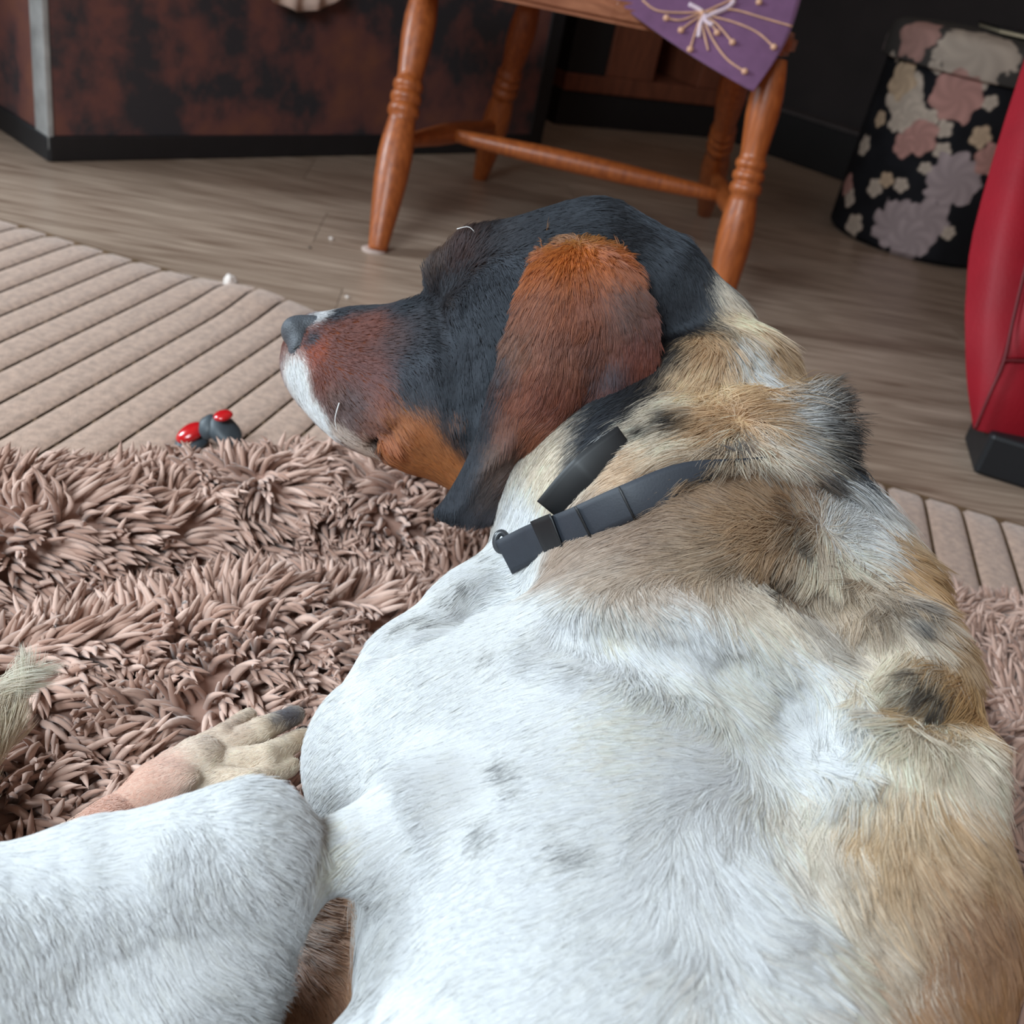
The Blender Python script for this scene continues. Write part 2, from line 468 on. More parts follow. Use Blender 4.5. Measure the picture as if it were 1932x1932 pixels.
stems = [[(1325, 30), (1345, 75), (1372, 112), (1405, 135)], [(1330, 28), (1385, 42), (1430, 62), (1460, 89)], [(1330, 30), (1355, 48), (1382, 80)],
         [(1325, 30), (1342, 45), (1353, 62)], [(1322, 30), (1300, 45), (1285, 57)], [(1322, 32), (1312, 60), (1302, 93)], [(1318, 26), (1285, 38), (1257, 34)],
         [(1328, 24), (1380, 18), (1440, 34), (1495, 50)], [(1322, 22), (1290, 24), (1240, 20), (1212, 0)], [(1330, 22), (1370, 4), (1390, -4)], [(1322, 34), (1330, 70), (1336, 95)]]
for st in stems: stitch(st, 0.0016, GOLD)
for x, y in ((1325, 30), (1345, 20), (1360, 15)): pass
stitch([(1345, 48), (1330, 35), (1372, 15), (1385, 2)], 0.004, PALE, 'embroidered_petal')
stitch([(1318, 70), (1322, 45), (1328, 25), (1300, 8)], 0.0036, PALE, 'embroidered_petal')
def bead(px, py, r):
    me = bpy.data.meshes.new('bead'); b = bmesh.new(); bmesh.ops.create_icosphere(b, subdivisions=2, radius=r); b.to_mesh(me); b.free()
    o = link('bead', me, GOLD, cloth, True); o.location = cloth_pt(px, py, 0.005)
for x, y in ((1405, 135), (1460, 89), (1382, 80), (1353, 62), (1285, 57), (1302, 93), (1257, 34), (1325, 25), (1432, 4)): bead(x, y, 0.0052)

# ================================================================== far cabinet with an open niche
CBW = wood('cabinet_wood', (98, 54, 38), (128, 72, 50), 5, (10, 10, 2), 0.5)
CBD = plain('cabinet_dark', (24, 19, 20), 0.7)
f0 = onz(1050, 236); f1 = onz(1345, 262)
fx = (f1 - f0); fl = np.linalg.norm(fx); fx /= fl; fy = np.array([-fx[1], fx[0], 0])
cab = empty('wooden_cabinet', f0 + fx * fl / 2 + fy * 0.2)
tag(cab, 'brown wooden cabinet with a dark open niche far behind the chair', 'cabinet')
link('plinth', box_mesh('plinth', f0 + fy * 0.01, fx * fl, fy * 0.36, Z * 0.10), CBD, cab)
def fpx(px, py):                      # point on the cabinet's front plane
    r = ray(px, py); t = ((f0 - CAM) @ fy) / (r @ fy); return CAM + r * t
pa = fpx(1140, 190); 
za = fpx(1160, 195)[2]; zb = fpx(1330, 205)[2]
x0, x1 = (fpx(1142, 150) - f0) @ fx, (fpx(1240, 120) - f0) @ fx
x2 = (fpx(1325, 130) - f0) @ fx
link('bottom_board', box_mesh('bottom_board', f0 + Z * 0.10, fx * fl * 1.1, fy * 0.36, Z * 0.05, 0.004), CBW, cab)
link('side_panel', box_mesh('side_panel', f0 + fx * x0 + Z * 0.15, fx * (x1 - x0), fy * 0.36, Z * 0.5, 0.004), CBW, cab)
link('side_panel', box_mesh('side_panel', f0 + fx * x2 + Z * 0.15, fx * 0.12, fy * 0.36, Z * 0.5, 0.004), CBW, cab)
link('back_panel', box_mesh('back_panel', f0 + fy * 0.34 + Z * 0.10, fx * fl * 1.1, fy * 0.02, Z * 0.6), CBD, cab)
link('dark_door', box_mesh('dark_door', f0 + Z * 0.15 + fx * 0.0, fx * (x0 - 0.004), fy * 0.36, Z * 0.5, 0.004), CBD, cab)
link('top_board', box_mesh('top_board', f0 + Z * 0.65, fx * fl * 1.1, fy * 0.36, Z * 0.04, 0.004), CBW, cab)
# low black unit standing along the far wall
k0 = onz(1462, 288) - AX * 0.05
blk = empty('low_black_unit', k0 + BX * 0.6)
tag(blk, 'low black unit with a thin grey top edge along the far wall', 'cabinet')
link('body', box_mesh('body', k0 - BX * 0.12 - AX * 0.03, BX * 1.6, AX * 0.07, Z * 0.135, 0.004), plain('black_unit', (16, 14, 16), 0.6), blk)
link('top_edge', box_mesh('top_edge', k0 - BX * 0.12 - AX * 0.034, BX * 1.6, AX * 0.074, Z * 0.0, 0.0) if False else box_mesh('top_edge', k0 - BX * 0.12 - AX * 0.034 + Z * 0.135, BX * 1.6, AX * 0.076, Z * 0.012, 0.003), plain('grey_edge', (62, 56, 56), 0.5), blk)

# ================================================================== floral bin
BC = np.array([0.837, 2.673, 0.0]); BR_ = 0.205
fbin = empty('floral_bin', BC)
tag(fbin, 'round black fabric bin printed with pink and cream flowers beside red armchair', 'bin')
def floral(S, T, seed, fl):
    """S, T in metres on the cloth -> colour"""
    C = np.tile(lin((24, 24, 28)), (len(S), 1)).astype(float)
    g = np.random.default_rng(seed)
    n = vnoise(np.stack([S * 30, T * 30, S * 0], 1)); C *= (1 + 0.35 * n)[:, None]
    for (cx, cy, r, col, pet, ph) in fl:
        dx, dy = S - cx, T - cy
        ang = np.arctan2(dy, dx); rr = np.hypot(dx, dy)
        lim = r * (0.92 + 0.09 * np.cos(pet * ang + ph) + 0.10 * vnoise(np.stack([S * 90, T * 90, S * 0 + ph], 1)))
        a = np.clip((lim - rr) / 0.003, 0, 1)
        inner = 0.78 + 0.3 * (0.5 + 0.5 * np.cos(pet * ang * 1 + rr / r * 9 + ph)) * np.clip(rr / r, 0.2, 1)
        C = C * (1 - a)[:, None] + a[:, None] * lin(col) * inner[:, None]
    return np.clip(C, 0, 1)
CRM, PNK, LIL, OCH = (196, 178, 162), (186, 138, 128), (172, 154, 154), (196, 168, 140)
def bin_st(px, py):                   # cloth coordinates of the bin wall under a pixel
    r = ray(px, py); o2 = CAM[:2] - BC[:2]; a = r[:2] @ r[:2]; b = 2 * o2 @ r[:2]; c = o2 @ o2 - BR_ ** 2
    disc = max(b * b - 4 * a * c, 0); t = (-b - math.sqrt(disc)) / (2 * a); p = CAM + r * t
    return math.atan2(p[1] - BC[1], p[0] - BC[0]) % (2 * math.pi) * BR_, p[2]
fl = []
for (px, py, rp, col, pet, ph) in ((1740, 60, 42, PNK, 6, 0), (1850, 85, 66, CRM, 7, 1), (1705, 180, 42, CRM, 5, 1), (1700, 150, 34, OCH, 5, 0), (1715, 220, 30, CRM, 5, 2), (1805, 182, 46, PNK, 7, 0),
                                   (1868, 195, 14, CRM, 5, 0), (1690, 232, 18, CRM, 5, 1), (1660, 225, 16, OCH, 5, 1), (1630, 275, 20, CRM, 6, 0), (1752, 225, 18, CRM, 5, 0), (1780, 245, 16, CRM, 5, 2),
                                   (1735, 262, 32, PNK, 6, 1), (1705, 275, 22, PNK, 5, 0), (1778, 285, 16, CRM, 5, 0), (1800, 342, 50, LIL, 8, 0), (1598, 350, 22, PNK, 4, 0), (1602, 375, 18, CRM, 4, 0),
                                   (1650, 355, 17, CRM, 5, 0), (1672, 340, 15, OCH, 5, 0), (1700, 350, 14, CRM, 5, 0), (1745, 318, 12, CRM, 5, 0), (1690, 425, 46, LIL, 8, 1), (1745, 420, 44, LIL, 7, 0), (1715, 455, 40, LIL, 7, 2),
                                   (1610, 425, 22, CRM, 5, 0), (1790, 440, 14, CRM, 5, 0), (1694, 105, 12, CRM, 4, 0), (1770, 125, 14, CRM, 5, 0), (1780, 98, 13, CRM, 5, 0), (1850, 260, 20, OCH, 5, 0), (1870, 300, 30, PNK, 6, 0)):
    s0, t0 = bin_st(px, py); fl.append((s0, t0, rp * 2.5 / FPX * 1.04, col, pet, ph))
for q in range(40):                   # flowers round the side that is out of sight
    fl.append((rng.uniform(5.9, 9.2) % 6.28 * BR_, rng.uniform(0.03, 0.45), rng.uniform(.012, .055), [CRM, PNK, LIL, OCH][q % 4], 5 + q % 3, q))
NS, NT = 420, 170
S, T = np.meshgrid(np.linspace(0, 2 * math.pi * BR_, NS, endpoint=False), np.linspace(0.0, 0.405, NT))
S, T = S.ravel(), T.ravel()
def wrap_quads(ns, nt):
    i, j = np.meshgrid(np.arange(ns), np.arange(nt - 1)); i, j = i.ravel(), j.ravel(); k = (i + 1) % ns
    return np.stack([j * ns + i, j * ns + k, (j + 1) * ns + k, (j + 1) * ns + i], 1)
rad = BR_ * (0.985 + 0.015 * np.cos((T / 0.405 - .5) * 2)) - 0.012 * np.clip(1 - T / 0.012, 0, 1)
V = np.stack([BC[0] + rad * np.cos(S / BR_), BC[1] + rad * np.sin(S / BR_), T + 0.001], 1)
me = quads('body', V, wrap_quads(NS, NT)); vcol(me, 'print', floral(S, T, 1, fl))
FAB = attr_mat('floral_print', 'print', 0.85, 0.2)
link('body', me, FAB, fbin, True)
# padded lid
pr = np.array([(0.405, BR_ - .004), (0.405, BR_ + .010), (0.412, BR_ + .014), (0.44, BR_ + .015), (0.466, BR_ + .012), (0.480, BR_ + .002), (0.488, BR_ - .02), (0.494, BR_ - .07), (0.498, .06), (0.499, .001)])
pr = spline(pr, 90); NTl = len(pr)
arc = 0.405 + np.concatenate([[0], np.cumsum(np.linalg.norm(np.diff(pr, axis=0), axis=1))])
S2, K2 = np.meshgrid(np.linspace(0, 2 * math.pi * BR_, NS, endpoint=False), np.arange(NTl)); S2, K2 = S2.ravel(), K2.ravel()
V = np.stack([BC[0] + pr[K2, 1] * np.cos(S2 / BR_), BC[1] + pr[K2, 1] * np.sin(S2 / BR_), pr[K2, 0]], 1)
me = quads('lid', V, wrap_quads(NS, NTl)); C = floral(S2, arc[K2] - 0.01, 2, fl)
C = C * 0.75 + lin((120, 112, 104)) * 0.25 * 1.0
vcol(me, 'print', C); link('lid', me, FAB, fbin, True)
# magazine on the lid
mg = empty('magazine', tuple(BC + Z * 0.5))
tag(mg, 'thin pale magazine with dark cover lying on the floral bin', 'magazine')
link('pages', box_mesh('pages', BC + np.array([-.02, -.12, .500]), (0.22, -.02, 0), (0.03, 0.26, 0), (0, 0, 0.007), 0.001), plain('magazine_pages', (206, 190, 160), 0.8), mg)
link('cover', box_mesh('cover', BC + np.array([-.024, -.124, .507]), (0.226, -.02, 0), (0.03, 0.266, 0), (0, 0, 0.004), 0.001), plain('magazine_cover', (30, 28, 30), 0.4), mg)

# ================================================================== red armchair
RED = plain('red_leather', (140, 10, 28), 0.58, 0.3, var=0.10, scale=14, bump=0.25, bscale=260)
BLKF = plain('black_foot', (20, 22, 26), 0.5)
SEAM = plain('red_seam', (96, 10, 20), 0.6)
fb = onz(1835, 893); 
arm = empty('red_armchair', fb + np.array([0.3, 0.3, 0]))
tag(arm, 'red leather armchair corner with black foot at the right edge', 'armchair')
link('foot', box_mesh('foot', fb + np.array([0, 0, 0]), (0.14, -0.035, 0), (0.02, 0.12, 0), (0, 0, 0.062), 0.006), BLKF, arm)
fr2 = fb + np.array([0.40, 0.40, 0])
link('foot', box_mesh('foot', fr2, (0.14, -0.035, 0), (0.02, 0.12, 0), (0, 0, 0.062), 0.006), BLKF, arm)
# body: rows of outline px positions on the near/left edge, bulging outwards towards the top
def arm_panel(name, rows, back, mat, thick=0.012):
    """rows: list of left-to-right polylines (3D); extruded along 'back' to a solid pad"""
    P = np.array([spline(r, 14) for r in rows]); P = np.stack([spline(P[:, i], 24) for i in range(14)], 1)
    n, m = P.shape[:2]
    V = np.concatenate([P.reshape(-1, 3), (P + np.asarray(back)).reshape(-1, 3)])
    Q = []
    k = n * m
    for i in range(n - 1):
        for j in range(m - 1):
            a = i * m + j; Q += [(a, a + 1, a + m + 1, a + m), (k + a, k + a + m, k + a + m + 1, k + a + 1)]
    for i in range(n - 1):
        a = i * m; b = a + m; Q.append((a, b, b + k, a + k)); a = i * m + m - 1; b = a + m; Q.append((a, a + k, b + k, b))
    for j in range(m - 1):
        a = j; Q.append((a, a + k, a + 1 + k, a + 1)); a = (n - 1) * m + j; Q.append((a, a + 1, a + 1 + k, a + k))
    me = quads(name, V, Q)
    o = link(name, me, mat, arm, True)
    md = o.modifiers.new('round', 'BEVEL'); md.width = 0.012; md.segments = 3; md.limit_method = 'ANGLE'
    return o
bk = np.array([0.42, 0.48, 0.0])
d0 = 1.385
# lower front panel (below the horizontal seam), upper front panels (each side of the upright seam)
arm_panel('front_panel', [[W(1838, 812, d0), W(1890, 824, d0 - .006), W(1990, 842, d0)], [W(1866, 745, d0 - .02), W(1920, 752, d0 - .026), W(2010, 772, d0 - .02)], [W(1894, 684, d0 - .026), W(1940, 684, d0 - .03), W(2030, 700, d0 - .03)]], bk, RED)
arm_panel('front_panel', [[W(1896, 678, d0 - .024), W(1945, 678, d0 - .03), W(2030, 690, d0 - .03)], [W(1915, 600, d0 - .03), W(1960, 600, d0 - .045), W(2060, 610, d0 - .04)], [W(1945, 480, d0 - .03), W(1990, 480, d0 - .05), W(2090, 490, d0 - .05)], [W(2010, 250, d0 - .03), W(2050, 250, d0 - .05), W(2150, 260, d0 - .05)], [W(2110, -60, d0 - .05), W(2150, -60, d0 - .07), W(2260, -50, d0 - .07)]], bk, RED)
arm_panel('side_panel', [[W(1836, 808, d0 + .004), W(1838, 806, d0 + .0), W(1841, 805, d0 - .004)], [W(1824, 720, d0 + .01), W(1850, 725, d0 - .014), W(1868, 738, d0 - .022)], [W(1821, 640, d0 + .01), W(1860, 650, d0 - .02), W(1891, 674, d0 - .03)],
                         [W(1822, 560, d0 + .02), W(1870, 560, d0 - .02), W(1911, 600, d0 - .03)], [W(1840, 420, d0 + .03), W(1895, 430, d0 - .02), W(1940, 480, d0 - .03)], [W(1930, 120, d0 + .04), W(1975, 140, d0), W(2006, 250, d0 - .02)], [W(2040, -170, d0 + .03), W(2080, -130, d0 - .02), W(2106, -60, d0 - .04)]], bk, RED)
link('seam', tube('seam', spline([W(2000, 255, d0 - .035), W(1941, 480, d0 - .036), W(1912, 600, d0 - .036), W(1894, 680, d0 - .033), W(1868, 742, d0 - .027), W(1839, 810, d0 - .008)], 40), 0.0022, 6), SEAM, arm, True)
link('seam', tube('seam', spline([W(1894, 680, d0 - .033), W(1940, 682, d0 - .036), W(2030, 695, d0 - .036)], 20), 0.0022, 6), SEAM, arm, True)

# ================================================================== small things on the floor and rug
def blob(name, c, ax, mat, parent=None, sub=3, noise=0.0, seed=0, flat=None):
    me = bpy.data.meshes.new(name); b = bmesh.new(); bmesh.ops.create_icosphere(b, subdivisions=sub, radius=1)
    for v in b.verts:
        p = np.array(v.co)
        if noise: p = p * (1 + noise * vnoise(p[None] * 1.7, 1, seed)[0])
        q = np.asarray(c) + ax[0] * p[0] + ax[1] * p[1] + ax[2] * p[2]
        v.co = q
    b.to_mesh(me); b.free()
    return link(name, me, mat, parent, True)
PAPER = plain('white_scrap', (220, 208, 200), 0.9)
o = blob('paper_scrap', onz(432, 545) + Z * 0.010, [np.array([.009, .004, 0]), np.array([-.003, .007, 0.002]), np.array([0, 0, .012])], PAPER, None, 3, 0.5, 3)
tag(o, 'small crumpled white paper scrap on the floor at the rug edge', 'paper scrap')
for i, (px, py, r, lb) in enumerate(((585, 468, .0022, 'dark crumb on the floor left of the chair leg'), (625, 452, .0035, 'pale fleck on the floor just left of the chair leg'), (655, 562, .003, 'pale crumb on the floor above the dog\'s muzzle'))):
    c = onz(px, py) + Z * r * 0.5
    o = blob('floor_crumb', c, [np.array([r * 1.2, 0, 0]), np.array([0, r, 0]), np.array([0, 0, r * .6])], PAPER if i else CBD, None, 2, 0.4, i)
    tag(o, lb, 'crumb', 'crumbs on the floor')
# red and dark grey toy
TRD_ = plain('toy_red', (190, 22, 28), 0.22, coat=0.5, var=0.15, scale=60)
TGY = plain('toy_grey', (58, 66, 72), 0.5, var=0.2, scale=60)
tb = onz(392, 842, 0.012)
toy = empty('dog_toy', tuple(tb)); tag(toy, 'small red and dark grey rubber toy lying on the rug behind the blanket', 'toy')
def at_y(px, py, c): # point under a pixel at the toy's distance
    r = ray(px, py); return CAM + r * ((c[1] - CAM[1]) / r[1])
rx = np.array([1, 0, 0.0])
g0 = at_y(424, 814, tb); sc = 0.97 / FPX
blob('body', g0, [CX * 33 * sc + CU * -8 * sc, np.array([0, 1, 0]) * 26 * sc, CU * 30 * sc + CX * -6 * sc], TGY, toy, 3, 0.12, 1)
blob('snout', at_y(394, 806, tb), [CX * 20 * sc, np.array([0, 1, 0]) * 18 * sc, CU * 24 * sc], TGY, toy, 3, 0.1, 2)
blob('red_cap', at_y(421, 784, tb), [CX * 19 * sc, np.array([0, 1, 0]) * 18 * sc, CU * 10 * sc], TRD_, toy, 3, 0.05, 3)
blob('red_cap', at_y(359, 817, tb), [CX * 28 * sc + CU * 7 * sc, np.array([0, 1, 0]) * 24 * sc, CU * 19 * sc], TRD_, toy, 3, 0.05, 4)
blob('body', at_y(362, 834, tb), [CX * 34 * sc, np.array([0, 1, 0]) * 26 * sc, CU * 17 * sc], TGY, toy, 3, 0.05, 5)
# ================================================================== the dog: signed-distance body, one continuous mesh
LO = np.array([-0.42, -0.30, 0.015]); HI = np.array([0.34, 0.76, 0.47]); VS = 0.0034
GN = np.ceil((HI - LO) / VS).astype(int) + 1
G = np.full(GN, 0.5, np.float32)
def _sub(lo, hi, m):
    a = np.clip(np.floor((lo - m - LO) / VS).astype(int), 0, GN); b = np.clip(np.ceil((hi + m - LO) / VS).astype(int) + 1, 0, GN)
    sl = tuple(slice(a[i], b[i]) for i in range(3))
    X = (LO[0] + VS * np.arange(a[0], b[0], dtype=np.float32))[:, None, None]
    Y = (LO[1] + VS * np.arange(a[1], b[1], dtype=np.float32))[None, :, None]
    Zz = (LO[2] + VS * np.arange(a[2], b[2], dtype=np.float32))[None, None, :]
    return sl, X, Y, Zz
def _merge(sl, d, k, mode):
    g = G[sl]
    if mode == 'add':
        h = np.clip(0.5 + 0.5 * (g - d) / k, 0, 1); G[sl] = g * (1 - h) + d * h - k * h * (1 - h)
    else:
        h = np.clip(0.5 - 0.5 * (g + d) / k, 0, 1); G[sl] = g * (1 - h) - d * h + k * h * (1 - h)
def cap(a, b, ra, rb, k=0.02, mode='add', sc=(1, 1, 1)):
    """tapered capsule; sc squashes its cross-section along x, y, z"""
    a, b = np.asarray(a, float), np.asarray(b, float)
    m = max(ra, rb)
    sl, X, Y, Zz = _sub(np.minimum(a, b) - m, np.maximum(a, b) + m, k + 0.03)
    s = np.asarray(sc, float); A = a / s; B = b / s
    px, py, pz = X / s[0] - A[0], Y / s[1] - A[1], Zz / s[2] - A[2]
    ba = B - A; L2 = ba @ ba + 1e-12
    t = np.clip((px * ba[0] + py * ba[1] + pz * ba[2]) / L2, 0, 1)
    d = np.sqrt((px - t * ba[0]) ** 2 + (py - t * ba[1]) ** 2 + (pz - t * ba[2]) ** 2) - (ra + (rb - ra) * t)
    _merge(sl, (d * min(s)).astype(np.float32), k, mode)
def chain(P, R, k=0.02, mode='add', sc=(1, 1, 1)):
    for i in range(len(P) - 1): cap(P[i], P[i + 1], R[i], R[i + 1], k, mode, sc)
def ell(c, ax, k=0.02, mode='add'):
    """ellipsoid with semi-axis vectors ax"""
    c = np.asarray(c); ax = np.asarray(ax, float); r = np.linalg.norm(ax, axis=1); u = ax / r[:, None]
    ext = np.sqrt((ax ** 2).sum(0))
    sl, X, Y, Zz = _sub(c - ext, c + ext, k + 0.03)
    q = [(X - c[0]) * u[i, 0] + (Y - c[1]) * u[i, 1] + (Zz - c[2]) * u[i, 2] for i in range(3)]
    k0 = np.sqrt(sum((q[i] / r[i]) ** 2 for i in range(3))); k1 = np.sqrt(sum((q[i] / r[i] ** 2) ** 2 for i in range(3))) + 1e-9
    _merge(sl, (k0 * (k0 - 1) / k1).astype(np.float32), k, mode)
def sdf(P):
    q = (np.asarray(P) - LO) / VS
    q = np.clip(q, 0, GN - 1.001); i = q.astype(int); f = q - i
    o = 0
    for a in (0, 1):
        for b in (0, 1):
            for c in (0, 1):
                w = (f[:, 0] if a else 1 - f[:, 0]) * (f[:, 1] if b else 1 - f[:, 1]) * (f[:, 2] if c else 1 - f[:, 2])
                o = o + w * G[i[:, 0] + a, i[:, 1] + b, i[:, 2] + c]
    return o
def PR(px, d): return px * d / FPX     # a length seen as px pixels at depth d

# --- trunk of the body: lying on its right side, back towards the right
cap((0.082, 0.385, 0.135), (0.109, 0.22, 0.140), 0.128, 0.114, 0.03, sc=(1, 1, 0.88))
cap((0.111, 0.22, 0.140), (0.140, -0.16, 0.130), 0.114, 0.112, 0.03, sc=(1, 1, 0.90))
# ridge of the back and withers
chain([W(1550, 1010, .640), W(1610, 1130, .595), W(1650, 1290, .53), W(1680, 1480, .485), W(1690, 1700, .44), W(1690, 1932, .42)], [.034, .038, .040, .040, .040, .040], 0.03)
# shoulder blade and upper arm on the near side
chain([W(1480, 1265, .535), W(1180, 1300, .525), W(880, 1390, .53)], [.046, .058, .054], 0.022)
chain([W(880, 1390, .53), W(748, 1435, .53)], [.054, .048], 0.022)
cap(W(1060, 1440, .54), W(860, 1560, .53), .055, .046, .035)     # ribs behind the elbow
# breast bone / far shoulder
chain([W(1010, 1075, .635), W(905, 1175, .615), W(800, 1285, .59), W(738, 1400, .58)], [.030, .031, .035, .043], 0.016)
# base of the neck
chain([W(1290, 1090, .60), W(1240, 960, .645), W(1190, 800, .69)], [.090, .080, .062], 0.03)
chain([W(1470, 1010, .62), W(1385, 850, .656), W(1305, 650, .685)], [.048, .050, .043], 0.03)
# rolls of loose skin on the nape above the collar
chain([W(1230, 878, .612), W(1380, 836, .600), W(1500, 812, .620)], [.018, .024, .025], 0.012)
chain([W(1170, 790, .630), W(1310, 720, .628), W(1410, 690, .645)], [.016, .020, .022], 0.02)
# throat
chain([W(1060, 900, .66), W(960, 800, .67)], [.050, .042], 0.03)

# --- head
ell(W(1065, 585, .672), [(W(1235, 565, .672) - W(1000, 595, .672)) * 0.92, (CU * .060 + CX * -.008), FW * .060], 0.02)
chain([W(1208, 552, .674), W(1120, 490, .668), W(960, 500, .672)], [.044, .031, .024], 0.022)          # crown
chain([W(900, 495, .668), W(848, 520, .672)], [.0215, .0155], 0.010)                                    # brow
chain([W(900, 495, .70), W(853, 520, .71)], [.0215, .0155], 0.010)                                      # far brow
chain([W(930, 670, .678), W(790, 668, .688), W(680, 662, .697), W(605, 645, .705)], [.044, .0325, .0262, .0195], 0.016)  # muzzle
chain([W(900, 760, .668), W(770, 770, .676), W(690, 745, .684), W(612, 700, .697)], [.045, .033, .031, .024], 0.02)   # lips and jaw
chain([W(760, 770, .70), W(660, 730, .71), W(600, 690, .712)], [.03, .026, .02], 0.02)               # far lip
ell(W(930, 700, .660), [CX * .042, CU * .048, FW * .035], 0.025)                                     # cheek
chain([W(835, 815, .690), W(905, 845, .69)], [.030, .034], 0.02)
# lip crease and eyelid fold
chain([W(640, 770, .672), W(710, 825, .664), W(745, 800, .655)], [.003, .004, .003], 0.010, 'cut')
chain([W(812, 555, .640), W(850, 640, .628), W(865, 760, .622)], [.003, .005, .003], 0.014, 'cut')

# creases: behind the shoulder blade, along the ribs, in front of the upper arm
def groove(pix, r, k, dep=.0):
    P = []
    for (x, y) in pix:
        q = W(x, y, .30); rd = ray(x, y); t = .30
        for _ in range(220):
            sd = float(sdf((CAM + rd * t)[None])[0])
            if sd < .0005: break
            t += min(max(sd * .8, .0008), .006)
        P.append(CAM + rd * (t - r * .55))
    chain(P, [r] * len(P), k, 'cut')
def relax(c, r0, r1, it=3, w=3):
    # smooth the trunk between ribs and shoulder so that the parts flow together
    sl, X, Y, Zz = _sub(c - r1, c + r1, 0.0)
    g = np.clip(G[sl], -.03, .03); o = g.copy()
    for _ in range(it):
        for ax in range(3):
            acc = np.zeros_like(g); n_ = g.shape[ax]
            for q in range(-w, w + 1): acc += np.take(g, np.clip(np.arange(n_) + q, 0, n_ - 1), ax)
            g = acc / (2 * w + 1)
    d = np.sqrt((X - c[0]) ** 2 + (Y - c[1]) ** 2 + (Zz - c[2]) ** 2)
    m = np.clip((r1 - d) / (r1 - r0), 0, 1); m = m * m * (3 - 2 * m)
    near = np.abs(o) < .0299
    G[sl] = np.where(near | (np.abs(g) < .0299), o * (1 - m) + g * m, G[sl])
relax(W(1050, 1480, .46), .085, .135, 3, 3)
relax(W(1300, 1250, .50), .05, .09, 2, 2)
groove([(1060, 1190), (1150, 1196), (1260, 1215), (1380, 1262), (1500, 1330), (1600, 1400)], .010, .014)
groove([(945, 1095), (900, 1135), (830, 1180), (760, 1212)], .009, .012)
groove([(1480, 1085), (1560, 1130), (1620, 1200), (1670, 1290)], .008, .016)
groove([(818, 560), (838, 640), (848, 720), (856, 790)], .0055, .007)
groove([(868, 590), (886, 680), (888, 760), (878, 830)], .0055, .007)
groove([(640, 768), (690, 812), (725, 828), (742, 800)], .004, .006)
groove([(1700, 1330), (1780, 1350), (1850, 1345)], .005, .016)
# --- near hind leg (thigh and knee), joining the rump below the frame
chain([W(462, 1610, .425), W(180, 1740, .42), W(-110, 1880, .40)], [.0290, .040, .05], 0.008)
chain([W(490, 1690, .43), W(330, 1850, .42)], [.024, .042], 0.012)
chain([W(-110, 1930, .40), W(150, 2350, .38), W(800, 2500, .36)], [.05, .06, .09], 0.03)
chain([W(670, 1620, .53), W(660, 1780, .515), W(620, 1960, .50), W(560, 2300, .46)], [.030, .040, .05, .07], 0.014)   # inside of the groin
# belly fold: a point of loose skin
chain([W(790, 1555, .455), W(690, 1595, .447), W(608, 1642, .446)], [.024, .011, .0025], 0.024)

# --- hind foot lying on the blanket
ZP = 0.098
chain([onz(-60, 1760, .085), onz(215, 1565, ZP), onz(300, 1495, ZP)], [.026, .015, .012], 0.008)
# --- tail curling round from behind
chain([W(-60, 2000, .40), onz(-230, 1700, .10), onz(-120, 1500, .10), onz(-30, 1370, .11), onz(25, 1300, .118)], [.035, .026, .018, .0135, .007], 0.01)

def grad(P, e=0.004):
    g = np.stack([sdf(P + d) - sdf(P - d) for d in np.eye(3) * e], 1)
    return g / (np.linalg.norm(g, axis=1, keepdims=True) + 1e-9)
def surface_nets():
    S = G < 0
    n = np.array(G.shape) - 1
    cnt = np.zeros(n, np.int8)
    for a in (0, 1):
        for b in (0, 1):
            for c in (0, 1): cnt += S[a:n[0] + a, b:n[1] + b, c:n[2] + c]
    act = np.argwhere((cnt > 0) & (cnt < 8))
    idm = np.full(n, -1, np.int32); idm[tuple(act.T)] = np.arange(len(act))
    acc = np.zeros((len(act), 3)); num = np.zeros(len(act))
    cor = [np.array([i & 1, i >> 1 & 1, i >> 2 & 1]) for i in range(8)]
    val = [G[tuple((act + c).T)] for c in cor]
    for i in range(8):
        for ax in range(3):
            j = i | (1 << ax)
            if j == i: continue
            va, vb = val[i], val[j]; m = (va < 0) != (vb < 0)
            t = np.where(m, va / np.where(m, va - vb, 1), 0)
            p = cor[i][None] + t[:, None] * (cor[j] - cor[i])[None]
            acc[m] += p[m]; num[m] += 1
    V = LO + VS * (act + acc / num[:, None])
    Q = []
    for ax in range(3):
        b, c = (ax + 1) % 3, (ax + 2) % 3
        sl0 = [slice(None)] * 3; sl1 = [slice(None)] * 3
        sl0[ax] = slice(0, -1); sl1[ax] = slice(1, None)
        s0, s1 = S[tuple(sl0)], S[tuple(sl1)]
        e = np.argwhere(s0 != s1)
        ok = (e[:, b] > 0) & (e[:, c] > 0) & (e[:, b] < n[b]) & (e[:, c] < n[c]); e = e[ok]
        fl = s0[tuple(e.T)]
        eb = np.zeros(3, int); eb[b] = 1; ec = np.zeros(3, int); ec[c] = 1
        q = np.stack([idm[tuple((e - eb - ec).T)], idm[tuple((e - ec).T)], idm[tuple(e.T)], idm[tuple((e - eb).T)]], 1)
        q[~fl] = q[~fl][:, ::-1]
        Q.append(q)
    return V, np.concatenate(Q)
BV, BQ = surface_nets()
